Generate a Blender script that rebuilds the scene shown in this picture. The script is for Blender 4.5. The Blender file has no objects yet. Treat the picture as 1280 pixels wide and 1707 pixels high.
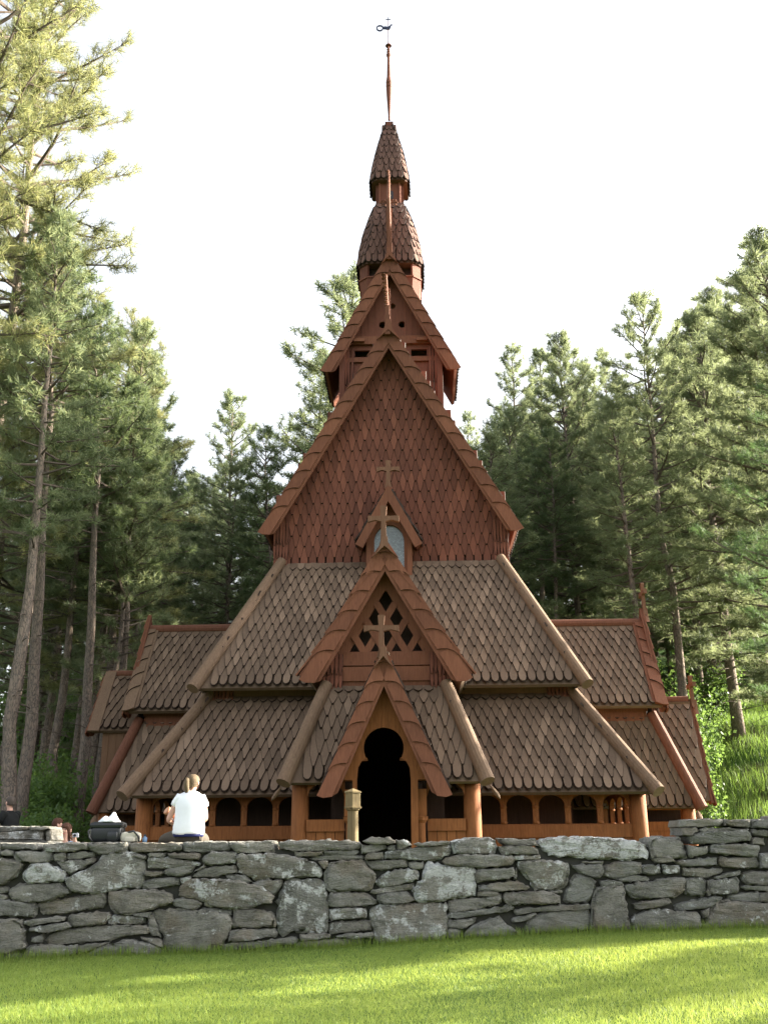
import bpy, math, random
import numpy as np
from mathutils import Vector, Matrix
from mathutils.geometry import tessellate_polygon

# ------------------------------------------------------------------ camera, world, sun, exposure
SC = bpy.context.scene
COL = SC.collection
FPX, PITCH, ROLL = 1660.0, math.radians(18.2), math.radians(-0.4)
cam_d = bpy.data.cameras.new("camera"); CAM = bpy.data.objects.new("camera", cam_d); COL.objects.link(CAM)
cam_d.sensor_fit = 'HORIZONTAL'; cam_d.sensor_width = 36.0; cam_d.lens = 36.0 * FPX / 1280.0
cam_d.clip_end = 2000.0
CAM.matrix_world = Matrix.Rotation(math.pi / 2 + PITCH, 4, 'X') @ Matrix.Rotation(ROLL, 4, 'Z')
SC.camera = CAM
SUN_EL, SUN_AZ = math.radians(21.0), math.radians(74.0)      # azimuth measured from +Y towards +X
world = bpy.data.worlds.new("World"); SC.world = world; world.use_nodes = True
wn = world.node_tree.nodes; bg = wn["Background"]
sky = wn.new("ShaderNodeTexSky"); sky.sky_type = 'NISHITA'; sky.sun_disc = False
sky.sun_elevation = SUN_EL; sky.sun_rotation = SUN_AZ; sky.dust_density = 5.0; sky.air_density = 1.0
hz = wn.new("ShaderNodeHueSaturation"); hz.inputs['Saturation'].default_value = .28      # pale hazy evening sky
world.node_tree.links.new(sky.outputs[0], hz.inputs['Color']); world.node_tree.links.new(hz.outputs[0], bg.inputs[0]); bg.inputs[1].default_value = 0.125
sd = bpy.data.lights.new("sun", 'SUN'); sd.energy = 5.0; sd.angle = math.radians(0.6); sd.color = (1.0, 0.90, 0.74)
SUN = bpy.data.objects.new("sun", sd); COL.objects.link(SUN)
sdir = Vector((math.cos(SUN_EL) * math.sin(SUN_AZ), math.cos(SUN_EL) * math.cos(SUN_AZ), math.sin(SUN_EL)))
SUN.rotation_euler = sdir.to_track_quat('Z', 'Y').to_euler(); SUN.location = sdir * 60
SC.view_settings.view_transform = 'Standard'; SC.view_settings.look = 'None'
SC.view_settings.exposure = 2.38; SC.view_settings.gamma = 1.0
SC.cycles.max_bounces = 8; SC.cycles.diffuse_bounces = 5; SC.cycles.transmission_bounces = 3
SC.cycles.transparent_max_bounces = 4; SC.cycles.use_denoising = True

CP, SP = math.cos(PITCH), math.sin(PITCH)
def ray(px, py):
    """x and z per metre of depth of the photograph's pixel (1280 x 1707)."""
    a, b = (px - 640) / FPX, (853.5 - py) / FPX
    a, b = a * math.cos(ROLL) - b * math.sin(ROLL), a * math.sin(ROLL) + b * math.cos(ROLL)
    yd = CP - b * SP
    return a / yd, (SP + b * CP) / yd
def at(px, py, Y):
    r = ray(px, py); return Vector((r[0] * Y, Y, r[1] * Y))

# ------------------------------------------------------------------ helpers
class MB:
    def __init__(s): s.v = []; s.f = []; s.m = []
    def add(s, vs, fs, mat=0):
        n = len(s.v); s.v.extend([tuple(p) for p in vs])
        for f in fs: s.f.append([i + n for i in f]); s.m.append(mat)
    def box(s, a, b, mat=0, M=None):
        (x0, y0, z0), (x1, y1, z1) = a, b
        vs = [Vector(p) for p in ((x0,y0,z0),(x1,y0,z0),(x1,y1,z0),(x0,y1,z0),(x0,y0,z1),(x1,y0,z1),(x1,y1,z1),(x0,y1,z1))]
        if M: vs = [M @ p for p in vs]
        s.add(vs, [(0,3,2,1),(4,5,6,7),(0,1,5,4),(1,2,6,5),(2,3,7,6),(3,0,4,7)], mat)
    def bar(s, p, q, w, h, up=(0, 0, 1), mat=0):
        p, q = Vector(p), Vector(q); d = (q - p).normalized(); up = Vector(up)
        sx = d.cross(up).normalized(); uz = sx.cross(d)
        vs = [c + sx * a * w / 2 + uz * b * h / 2 for c in (p, q) for a, b in ((-1,-1),(1,-1),(1,1),(-1,1))]
        s.add(vs, [(3,2,1,0),(4,5,6,7),(0,1,5,4),(1,2,6,5),(2,3,7,6),(3,0,4,7)], mat)
    def tube(s, pts, rad, n=8, mat=0, caps=True):
        pts = [Vector(p) for p in pts]; rs = rad if hasattr(rad, '__len__') else [rad] * len(pts)
        vs = []; ref = Vector((0.123, 0.987, 0.05))
        for i, p in enumerate(pts):
            d = (pts[min(i + 1, len(pts) - 1)] - pts[max(i - 1, 0)]).normalized()
            if abs(d.dot(ref)) > .97: ref = Vector((1, 0.02, 0.03))
            a = d.cross(ref).normalized(); b = d.cross(a)
            for k in range(n):
                t = 2 * math.pi * k / n; vs.append(p + (a * math.cos(t) + b * math.sin(t)) * rs[i])
        fs = [(i*n+k, i*n+(k+1) % n, (i+1)*n+(k+1) % n, (i+1)*n+k) for i in range(len(pts)-1) for k in range(n)]
        if caps: fs += [tuple(range(n-1, -1, -1)), tuple(range((len(pts)-1)*n, len(pts)*n))]
        s.add(vs, fs, mat)
    def lathe(s, base, prof, n=12, mat=0):
        vs = []; base = Vector(base)
        for z, r in prof:
            for k in range(n):
                t = 2 * math.pi * (k + .5) / n; vs.append(base + Vector((r*math.cos(t), r*math.sin(t), z)))
        m = len(prof)
        fs = [(i*n+k, i*n+(k+1) % n, (i+1)*n+(k+1) % n, (i+1)*n+k) for i in range(m-1) for k in range(n)]
        fs += [tuple(range(n-1, -1, -1)), tuple(range((m-1)*n, m*n))]
        s.add(vs, fs, mat)
    def loft(s, rings, mat=0, caps=True):
        n = len(rings[0]); vs = [p for r in rings for p in r]; m = len(rings)
        fs = [(i*n+k, i*n+(k+1) % n, (i+1)*n+(k+1) % n, (i+1)*n+k) for i in range(m-1) for k in range(n)]
        if caps: fs += [tuple(range(n-1, -1, -1)), tuple(range((m-1)*n, m*n))]
        s.add(vs, fs, mat)
    def plate(s, outer, holes, to3, th, mat=0):
        """flat board with holes: outline points (a, b) -> to3(a, b, depth 0..th)."""
        loops = [outer] + list(holes)
        tris = tessellate_polygon([[Vector((p[0], p[1], 0)) for p in l] for l in loops])
        flat = [p for l in loops for p in l]; n = len(flat)
        vs = [to3(p[0], p[1], 0) for p in flat] + [to3(p[0], p[1], th) for p in flat]
        fs = [tuple(t) for t in tris] + [tuple(i + n for i in reversed(t)) for t in tris]
        o = 0
        for l in loops:
            m = len(l)
            for k in range(m): a, b = o + k, o + (k + 1) % m; fs.append((a, b, b + n, a + n))
            o += m
        s.add(vs, fs, mat)
    def mesh(s, name, mats, M=None, smooth=False):
        me = bpy.data.meshes.new(name)
        vs = s.v if M is None else [tuple(M @ Vector(p)) for p in s.v]
        me.from_pydata(vs, [], s.f)
        for m in (mats if isinstance(mats, (list, tuple)) else [mats]): me.materials.append(m)
        if any(s.m): me.polygons.foreach_set('material_index', s.m)
        me.validate(); fix_normals(me)
        if smooth: me.polygons.foreach_set('use_smooth', [True] * len(me.polygons))
        me.update(); return me
    def build(s, name, mats, parent=None, M=None, smooth=False, label=None):
        return link(name, s.mesh(name, mats, M, smooth), parent, label)
import bmesh
def fix_normals(me):
    bm = bmesh.new(); bm.from_mesh(me); bmesh.ops.recalc_face_normals(bm, faces=bm.faces); bm.to_mesh(me); bm.free()
def link(name, data, parent=None, label=None):
    o = bpy.data.objects.new(name, data); COL.objects.link(o); o.parent = parent
    if label: o['label'] = label
    return o
def thing(name, label, cat, loc=(0, 0, 0), rz=0.0, group=None, data=None):
    o = link(name, data); o.location = loc; o.rotation_euler = (0, 0, rz); o['label'] = label; o['category'] = cat
    if group: o['group'] = group
    return o
def structure(o, kind='structure'): o['kind'] = kind; return o
def tri_mesh(name, V, mat, M=None):
    """V: (n, k, 3) array, n separate k-gons."""
    n, k, _ = V.shape; me = bpy.data.meshes.new(name)
    me.vertices.add(n * k); me.vertices.foreach_set('co', V.reshape(-1).astype(np.float32))
    me.loops.add(n * k); me.loops.foreach_set('vertex_index', np.arange(n * k, dtype=np.int32))
    me.polygons.add(n); me.polygons.foreach_set('loop_start', np.arange(0, n * k, k, dtype=np.int32))
    me.materials.append(mat); me.update(calc_edges=True); return me
def unit(a): return a / (np.linalg.norm(a, axis=-1, keepdims=True) + 1e-9)

# ------------------------------------------------------------------ materials
class Nt:
    def __init__(s, name):
        s.m = bpy.data.materials.new(name); s.m.use_nodes = True; s.t = s.m.node_tree; s.n = s.t.nodes
        s.b = s.n["Principled BSDF"]; s.out = s.n["Material Output"]
    def l(s, a, b): s.t.links.new(a, b)
    def new(s, t, **k):
        n = s.n.new(t)
        for a, v in k.items(): setattr(n, a, v)
        return n
    def coord(s, scale=(1, 1, 1), src='Object'):
        c = s.new("ShaderNodeTexCoord"); mp = s.new("ShaderNodeMapping"); mp.inputs['Scale'].default_value = scale
        s.l(c.outputs[src], mp.inputs[0]); return mp.outputs[0]
    def noise(s, co, scale, detail=4, rough=.55, dist=0):
        n = s.new("ShaderNodeTexNoise"); n.inputs['Scale'].default_value = scale; n.inputs['Detail'].default_value = detail
        n.inputs['Roughness'].default_value = rough; n.inputs['Distortion'].default_value = dist
        s.l(co, n.inputs['Vector']); return n.outputs['Fac']
    def ramp(s, fac, stops):
        r = s.new("ShaderNodeValToRGB"); e = r.color_ramp.elements
        while len(e) < len(stops): e.new(.5)
        for i, (p, c) in enumerate(stops): e[i].position = p; e[i].color = (*c, 1) if len(c) == 3 else c
        s.l(fac, r.inputs[0]); return r.outputs[0]
    def mix(s, fac, a, b, mode='MIX'):
        n = s.new("ShaderNodeMix", data_type='RGBA', blend_type=mode)
        for sock, v in ((n.inputs[0], fac), (n.inputs[6], a), (n.inputs[7], b)):
            if hasattr(v, 'is_output'): s.l(v, sock)
            elif isinstance(v, (tuple, list)): sock.default_value = (*v, 1) if len(v) == 3 else v
            else: sock.default_value = v
        return n.outputs[2]
    def math(s, op, a, b=0.0):
        n = s.new("ShaderNodeMath", operation=op)
        for sock, v in ((n.inputs[0], a), (n.inputs[1], b)):
            if hasattr(v, 'is_output'): s.l(v, sock)
            else: sock.default_value = v
        return n.outputs[0]
    def island(s): return s.new("ShaderNodeNewGeometry").outputs['Random Per Island']
    def objrand(s): return s.new("ShaderNodeObjectInfo").outputs['Random']
    def bump(s, h, strength=.4, dist=.02):
        b = s.new("ShaderNodeBump"); b.inputs['Strength'].default_value = strength; b.inputs['Distance'].default_value = dist
        s.l(h, b.inputs['Height']); s.l(b.outputs[0], s.b.inputs['Normal'])
    def fin(s, col, rough=.8, spec=.25):
        if hasattr(col, 'is_output'): s.l(col, s.b.inputs['Base Color'])
        else: s.b.inputs['Base Color'].default_value = (*col, 1)
        s.b.inputs['Roughness'].default_value = rough; s.b.inputs['Specular IOR Level'].default_value = spec
        return s.m

def wood(name, c_dark, c_mid, c_light, scale=(14, 14, 1.3), island=.6, rough=.75, knots=True):
    t = Nt(name); co = t.coord(scale); g = t.noise(co, 2.2, 6, .65, .8)
    col = t.ramp(g, [(.28, c_dark), (.5, c_mid), (.75, c_light)])
    isl = t.island()
    col = t.mix(island, col, t.ramp(isl, [(0, tuple(x * .55 for x in c_mid)), (.3, tuple(x * .88 for x in c_mid)), (.75, tuple(x * 1.15 for x in c_mid)), (1, tuple(x * 1.2 for x in c_light))]))
    big = t.noise(t.coord((1, 1, 1)), .9, 3)
    col = t.mix(t.math('MULTIPLY', t.ramp(big, [(.35, (0, 0, 0)), (.7, (1, 1, 1))]), .35), col, c_dark)
    if knots:
        k = t.new("ShaderNodeTexVoronoi"); k.inputs['Scale'].default_value = 4.5; t.l(t.coord((1, 1, .6)), k.inputs['Vector'])
        kn = t.ramp(k.outputs['Distance'], [(.05, (1, 1, 1)), (.11, (0, 0, 0))])
        col = t.mix(t.math('MULTIPLY', kn, .3), col, tuple(x * .35 for x in c_dark))
    t.bump(g, .35, .01)
    return t.fin(col, rough, .25)
M = {}
M['roof'] = wood('weathered_shingles', (.074, .047, .031), (.152, .102, .067), (.225, .155, .105), island=.62, knots=False)
M['gable'] = wood('red_brown_shingles', (.088, .031, .018), (.165, .058, .034), (.23, .085, .05), island=.6, knots=False)
M['barge'] = wood('red_brown_boards', (.095, .036, .019), (.172, .066, .034), (.245, .10, .053), island=.35)
M['log'] = wood('brown_logs', (.105, .066, .041), (.165, .105, .065), (.225, .148, .092), island=.1, knots=False)
M['rlog'] = wood('reddish_logs', (.095, .038, .022), (.15, .06, .034), (.205, .086, .05), island=.1)
M['orange'] = wood('orange_brown_wood', (.115, .042, .013), (.24, .088, .026), (.34, .135, .045), island=.25)
M['cross'] = wood('pale_brown_cross_wood', (.105, .052, .029), (.175, .088, .05), (.24, .13, .078), island=.1, knots=False)
M['dark'] = wood('shade_dark_inner_wood', (.03, .018, .011), (.05, .03, .019), (.075, .045, .028), island=.3)  # inner wood toned near black to stand in for indoor shade
M['brown'] = wood('brown_beams', (.10, .055, .03), (.15, .082, .045), (.2, .11, .06), island=.3)
M['edge'] = wood('shaded_weathered_edges', (.018, .011, .008), (.032, .019, .013), (.045, .027, .018), island=.1, knots=False)  # weathered edges, darkened further to paint in the shadow between plates
M['tower'] = wood('grey_brown_shingles', (.075, .038, .028), (.135, .070, .050), (.18, .10, .073), island=.45, knots=False)
M['gold'] = wood('weathered_yellow_wood', (.11, .08, .038), (.17, .128, .062), (.23, .178, .09), island=.1)
def plain(name, col, rough=.6, spec=.3, metal=0, var=.15):
    t = Nt(name); n = t.noise(t.coord((1, 1, 1)), 18, 3)
    c = t.mix(n, tuple(x * (1 - var) for x in col), tuple(min(1, x * (1 + var)) for x in col))
    t.b.inputs['Metallic'].default_value = metal; return t.fin(c, rough, spec)
M['iron'] = plain('blue_black_iron', (.02, .03, .07), .5, .4)
M['black'] = plain('black_nylon', (.012, .014, .016), .35, .5)
M['greyblue'] = plain('blue_grey_nylon', (.10, .13, .19), .6)
M['white_cloth'] = plain('white_cotton', (.80, .82, .85), .85, .1, var=.04)
M['navy'] = plain('navy_cloth', (.01, .014, .07), .85)
M['olive'] = plain('brown_olive_cloth', (.075, .063, .048), .9)
M['blackshirt'] = plain('black_cloth', (.008, .009, .009), .9)
M['beige'] = plain('cream_canvas', (.50, .47, .38), .85)
M['skin'] = plain('light_skin', (.56, .33, .25), .55, .3, var=.05)
M['babyskin'] = plain('warm_skin', (.50, .25, .14), .5, .3, var=.05)
M['hair'] = wood('dark_blonde_hair', (.06, .042, .025), (.125, .088, .05), (.23, .165, .095), scale=(60, 60, 4), island=0, knots=False)
M['brownhair'] = wood('brown_hair', (.04, .017, .01), (.07, .03, .017), (.1, .045, .025), scale=(60, 60, 4), island=0, knots=False)
M['cropped'] = plain('cropped_hair', (.07, .055, .045), .8)
M['red'] = plain('red_cloth', (.35, .02, .02), .8)
M['bluetop'] = plain('pale_blue_cloth', (.40, .52, .68), .85)
M['blue'] = plain('blue_plastic', (.16, .26, .40), .4)
M['silver'] = plain('silver_plastic', (.6, .62, .65), .3, .5)

t = Nt('leaded_glass'); co = t.coord((1, 1, 1)); bk = t.new("ShaderNodeTexBrick"); bk.inputs['Scale'].default_value = 9
bk.inputs['Color1'].default_value = (.16, .19, .21, 1); bk.inputs['Color2'].default_value = (.24, .28, .30, 1); bk.inputs['Mortar'].default_value = (.02, .02, .02, 1)
bk.inputs['Mortar Size'].default_value = .02; bk.inputs['Row Height'].default_value = .3; bk.inputs['Brick Width'].default_value = .5
mp = t.new("ShaderNodeMapping"); mp.inputs['Rotation'].default_value = (math.pi / 2, 0, 0); t.l(co, mp.inputs[0]); t.l(mp.outputs[0], bk.inputs['Vector'])
M['glass'] = t.fin(bk.outputs['Color'], .25, .6)

t = Nt('pine_bark'); co = t.coord((5, 5, 1.6)); v = t.new("ShaderNodeTexVoronoi"); v.feature = 'DISTANCE_TO_EDGE'; v.inputs['Scale'].default_value = 2.6
nn = t.new("ShaderNodeTexNoise"); nn.inputs['Scale'].default_value = 2; t.l(co, nn.inputs['Vector'])
vm = t.new("ShaderNodeVectorMath", operation='ADD'); t.l(co, vm.inputs[0]); t.l(nn.outputs['Color'], vm.inputs[1]); t.l(vm.outputs[0], v.inputs['Vector'])
c = t.ramp(v.outputs['Distance'], [(.02, (.06, .047, .04)), (.12, (.21, .158, .122)), (.5, (.30, .22, .165))])
c = t.mix(t.math('MULTIPLY', t.noise(co, 1.2, 3), .7), c, (.19, .172, .152)); t.bump(v.outputs['Distance'], .8, .05); M['bark'] = t.fin(c, .9, .1)
t = Nt('branch_bark'); M['branch'] = t.fin(t.mix(t.noise(t.coord(), 3), (.07, .055, .045), (.16, .13, .11)), .9, .1)

def leafy(name, c0, c1, c2, trans, tcol, objvar=.5):
    t = Nt(name); isl = t.island()
    col = t.ramp(isl, [(0, c0), (.55, c1), (1, c2)])
    big = t.noise(t.coord((1, 1, 1)), .55, 3)
    col = t.mix(t.math('MULTIPLY', t.ramp(big, [(.38, (0, 0, 0)), (.62, (1, 1, 1))]), .55), col, c0)
    if objvar: col = t.mix(t.math('MULTIPLY', t.objrand(), objvar), col, t.mix(.5, c0, c2))
    t.fin(col, .5, .3)
    tr = t.new("ShaderNodeBsdfTranslucent"); t.l(t.mix(.65, col, tcol), tr.inputs[0])
    mx = t.new("ShaderNodeMixShader"); mx.inputs[0].default_value = trans
    t.l(t.b.outputs[0], mx.inputs[1]); t.l(tr.outputs[0], mx.inputs[2]); t.l(mx.outputs[0], t.out.inputs[0])
    return t.m
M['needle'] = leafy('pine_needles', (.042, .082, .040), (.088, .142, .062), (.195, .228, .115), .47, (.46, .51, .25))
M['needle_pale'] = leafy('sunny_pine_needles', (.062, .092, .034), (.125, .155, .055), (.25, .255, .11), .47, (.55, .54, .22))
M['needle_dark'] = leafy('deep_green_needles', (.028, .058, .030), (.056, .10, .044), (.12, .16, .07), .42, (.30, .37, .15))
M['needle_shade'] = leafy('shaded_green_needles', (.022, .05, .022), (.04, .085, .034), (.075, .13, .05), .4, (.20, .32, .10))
M['leaf'] = leafy('broad_leaves', (.042, .095, .024), (.075, .15, .036), (.125, .20, .06), .42, (.28, .42, .09))
M['grass'] = leafy('mown_grass', (.092, .170, .028), (.155, .238, .042), (.245, .285, .085), .44, (.56, .64, .13), 0)
M['meadow'] = leafy('meadow_grass', (.07, .14, .024), (.11, .20, .036), (.18, .25, .07), .45, (.34, .5, .09), 0)

t = Nt('lawn_soil'); M['soil'] = t.fin(t.mix(t.noise(t.coord(), 6, 6), (.045, .085, .018), (.085, .13, .03)), .95, .05)
t = Nt('forest_floor'); n = t.noise(t.coord(), .35, 6); n2 = t.noise(t.coord(), 5, 6)
c = t.mix(n2, (.06, .05, .03), (.12, .10, .06)); c = t.mix(t.ramp(n, [(.4, (0, 0, 0)), (.55, (1, 1, 1))]), c, (.05, .10, .025)); M['floor'] = t.fin(c, .95, .05)

def stone_mat():
    t = Nt('lichened_gneiss'); isl = t.island(); co = t.coord((1, 1, 1))
    off = t.new("ShaderNodeVectorMath", operation='ADD'); cx = t.new("ShaderNodeCombineXYZ")
    t.l(t.math('MULTIPLY', isl, 37.0), cx.inputs[0]); t.l(t.math('MULTIPLY', isl, 91.0), cx.inputs[2]); t.l(co, off.inputs[0]); t.l(cx.outputs[0], off.inputs[1])
    rot = t.new("ShaderNodeVectorRotate", rotation_type='Y_AXIS'); t.l(off.outputs[0], rot.inputs['Vector'])
    t.l(t.math('MULTIPLY', t.math('SUBTRACT', isl, .5), .5), rot.inputs['Angle'])
    st = t.new("ShaderNodeMapping"); st.inputs['Scale'].default_value = (2.2, 2.2, 16); t.l(rot.outputs[0], st.inputs[0])
    lay = t.noise(st.outputs[0], 1.6, 8, .7, 1.1)
    blot = t.noise(off.outputs[0], 3.0, 7, .65); fine = t.noise(off.outputs[0], 42, 8, .75); mid = t.noise(off.outputs[0], 11, 6, .7)
    col = t.ramp(lay, [(.25, (.055, .056, .048)), (.42, (.16, .155, .128)), (.58, (.23, .222, .186)), (.75, (.36, .345, .295))])
    tint = t.ramp(isl, [(0, (.10, .11, .105)), (.18, (.26, .26, .235)), (.36, (.29, .235, .17)), (.52, (.15, .158, .152)), (.68, (.36, .345, .29)), (.84, (.22, .20, .165)), (1, (.31, .325, .32))])
    col = t.mix(.58, col, tint); col = t.mix(.17, col, (.76, .75, .71))
    col = t.mix(t.math('MULTIPLY', t.ramp(blot, [(.44, (0, 0, 0)), (.6, (1, 1, 1))]), .6), col, (.062, .064, .054))
    col = t.mix(t.math('MULTIPLY', t.ramp(t.noise(off.outputs[0], 1.7, 4), [(.52, (0, 0, 0)), (.66, (1, 1, 1))]), .5), col, (.24, .165, .095))
    col = t.mix(t.math('MULTIPLY', t.ramp(mid, [(.52, (0, 0, 0)), (.62, (1, 1, 1))]), .35), col, (.33, .325, .285))
    col = t.mix(.38, col, t.ramp(fine, [(.3, (.045, .044, .038)), (.7, (.40, .39, .34))]))
    at_ = t.new("ShaderNodeAttribute"); at_.attribute_name = 'lichen'
    lf = t.math('ADD', t.math('MULTIPLY', t.noise(off.outputs[0], 5.0, 4, .6), .62), t.math('MULTIPLY', t.noise(off.outputs[0], 26, 6, .8), .38))
    thr = t.math('ADD', lf, t.math('MULTIPLY', at_.outputs['Fac'], .135))
    col = t.mix(t.ramp(thr, [(.595, (0, 0, 0)), (.64, (1, 1, 1))]), col, t.ramp(fine, [(.3, (.40, .415, .40)), (.68, (.74, .75, .73))]))
    t.bump(t.math('ADD', t.math('MULTIPLY', lay, 1.3), t.math('ADD', t.math('MULTIPLY', fine, .9), t.math('ADD', blot, mid))), 1.0, .045)
    return t.fin(col, .9, .15)
M['stone'] = stone_mat()
t = Nt('dark_rubble'); M['rubble'] = t.fin(t.mix(t.noise(t.coord(), 9, 6), (.025, .025, .022), (.08, .078, .068)), .95, .05)
# ------------------------------------------------------------------ ground
YW = 14.6                                             # front face of the stone wall
def lawn_z(x, y): return -1.345 + .036 * x - (YW - y) * .045 + .02 * np.sin(x * .9 + y * .4)
def hill_z(x, y):
    yb = np.interp(x, [-60, -30, -10, 0, 8, 14, 30, 60], [46, 44, 41, 39, 32, 27, 26, 22])
    d = np.maximum(0, y - yb); sl = np.interp(x, [-30, -5, 10], [.36, .40, .5])
    z = sl * (d - 3.5 * (1 - np.exp(-d / 3.5))); top = np.interp(x, [-40, -10, 12, 30], [17, 20, 25, 34]); z = top * (1 - np.exp(-z / top))
    return -.65 + z + .12 * np.sin(x * .7) * np.sin(y * .6) * np.minimum(1, d / 4)
def grid_ground(name, xs, ys, fz, mat):
    X, Y = np.meshgrid(xs, ys); Z = fz(X, Y); n, m = X.shape
    V = np.stack([X, Y, Z], -1).reshape(-1, 3)
    F = [(i*m+j, i*m+j+1, (i+1)*m+j+1, (i+1)*m+j) for i in range(n-1) for j in range(m-1)]
    me = bpy.data.meshes.new(name); me.from_pydata([tuple(v) for v in V], [], F); me.materials.append(mat)
    me.polygons.foreach_set('use_smooth', [True] * len(F)); return structure(link(name, me))
grid_ground('lawn', np.linspace(-60, 60, 61), np.concatenate([np.linspace(-60, 6, 20), np.linspace(7, YW + .35, 20)]), lawn_z, M['soil'])
grid_ground('hill', np.concatenate([np.linspace(-400, -62, 10), np.linspace(-60, 60, 81), np.linspace(62, 400, 10)]),
            np.concatenate([np.linspace(YW + .3, 110, 90), np.linspace(120, 900, 12)]), hill_z, M['floor'])

def blades(rng, n, xr, yr, fz, h0, h1, w0, w1, lean, clump=None):
    x = rng.uniform(*xr, n); y = rng.uniform(*yr, n)
    z = fz(x, y); P = np.stack([x, y, z - .005], -1)
    a = rng.uniform(0, 2 * np.pi, n); h = rng.uniform(h0, h1, n); w = rng.uniform(w0, w1, n)
    if clump is not None: h = h * clump(x, y)
    W = np.stack([np.cos(a), np.sin(a), np.zeros(n)], -1) * w[:, None] / 2
    b = rng.uniform(0, 2 * np.pi, n); L = rng.uniform(0, lean, n) * h
    T = P + np.stack([np.cos(b) * L, np.sin(b) * L, h], -1)
    return np.stack([P - W, P + W, T], 1)
rng = np.random.default_rng(5)
sw = lambda x, y: .75 + .35 * np.sin(x * 2.1 + np.sin(y * 3)) * np.sin(y * 2.7 + x)
def near_more(n):
    return np.concatenate([blades(rng, n // 2, (-8, 8), (8.6, 11.2), lawn_z, .02, .048, .004, .0075, 1.1),
                           blades(rng, n // 2, (-9, 9), (11.2, YW + .02), lawn_z, .022, .05, .005, .009, 1.0)])
structure(link('mown_grass', tri_mesh('mown_grass', np.concatenate([near_more(440000),
    blades(rng, 9000, (-9, 9), (YW - .16, YW + .02), lawn_z, .05, .17, .006, .012, .6)]), M['grass'])), 'stuff')
def meadow_keep(V):
    x, y = V[:, 0, 0], V[:, 0, 1]; return V[(x > 7.6 + .02 * y) & (x < 5 + .55 * y)]
structure(link('meadow_grass', tri_mesh('meadow_grass', meadow_keep(blades(rng, 110000, (7.5, 28), (17, 46), hill_z, .18, .5, .012, .03, .8,
    lambda x, y: .6 + .5 * np.sin(x * 1.3 + y) * np.sin(y * .9) + .4)), M['meadow'])), 'stuff')

# ------------------------------------------------------------------ stone wall, each stone of the face traced from the photograph
SA, SB, SCX = [], [], []
A = """0,108 180,112 185,138 0,140|213,112 430,108 438,140 330,150 213,150|440,105 628,104 632,142 560,160 470,165 440,140|640,110 890,105 900,140 700,152 640,150
905,105 1140,100 1142,140 985,155 905,148|1145,100 1355,98 1358,155 1180,158 1145,130|75,150 255,148 262,190 215,205 120,200 80,170|0,145 70,148 68,170 0,170|262,165 325,160 330,190 270,195
325,160 400,150 470,155 465,175 390,188 325,188|275,200 460,182 475,195 350,262 330,255|-20,180 90,195 118,215 60,290 0,320 -20,322|108,265 150,215 215,205 265,215 335,260 300,300 130,308 L
35,340 90,312 300,308 350,345 330,365 220,398 80,402 45,385|-20,322 30,322 40,350 0,360 -20,360|325,285 480,215 510,165 560,150 640,152 715,190 712,290 695,325 440,357 350,335 l
640,155 725,170 720,190 660,180|728,175 860,180 990,205 985,218 850,232 728,232 l|740,155 820,158 815,178 740,172|830,155 995,160 990,190 900,185 835,175|1000,185 1030,152 1175,150 1165,208 1010,215 l
800,255 830,228 980,215 930,265 850,275|955,250 1015,212 1020,225 965,252|945,275 1010,232 1100,218 1175,225 1178,255 1050,280|705,300 770,278 890,285 885,315 740,337 705,330
715,250 800,248 800,270 720,275|890,280 950,275 945,310 895,310 L|880,360 905,310 960,285 1150,290 1280,318 1350,350 1358,395 1190,438 1010,420 1005,395 890,378 l|1115,265 1220,262 1250,300 1180,300 1120,285
855,395 890,380 1003,392 990,430 940,437 855,415|535,350 700,338 820,345 855,380 850,405 640,465 560,450 535,400|185,405 520,352 530,395 520,425 290,462 200,465 185,430|-20,388 140,400 180,415 185,440 160,480 -20,468
110,495 320,468 325,490 150,517 115,515|335,465 540,445 550,465 520,510 350,520 330,495|525,475 560,470 700,470 725,500 690,515 530,510 l|140,530 340,500 350,525 230,552 145,550
210,575 300,540 580,515 745,525 740,560 630,565 560,590 260,615 215,605|155,575 210,560 210,605 150,600|120,630 160,612 385,620 380,655 170,692 125,690|390,615 550,600 500,625 395,650
360,685 500,625 640,585 690,590 790,630 800,660 700,670 560,680|755,450 900,435 1090,455 1148,475 1140,545 1090,630 980,655 840,652 820,630 800,570 765,500|730,480 755,455 800,565 780,575 740,510
-20,490 105,488 120,530 125,630 80,650 -20,665|-20,667 90,657 125,692 125,715 -20,720|690,580 800,580 805,625 740,600|1145,545 1180,542 1190,570 1130,600|1000,430 1150,440 1145,465 1000,450|1100,610 1190,600 1190,640 1100,645|115,655 160,690 130,700
655,455 755,450 740,478 660,470|725,500 760,515 790,575 750,570|60,160 75,160 110,205 80,200|-20,362 30,362 35,390 -20,388"""
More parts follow.
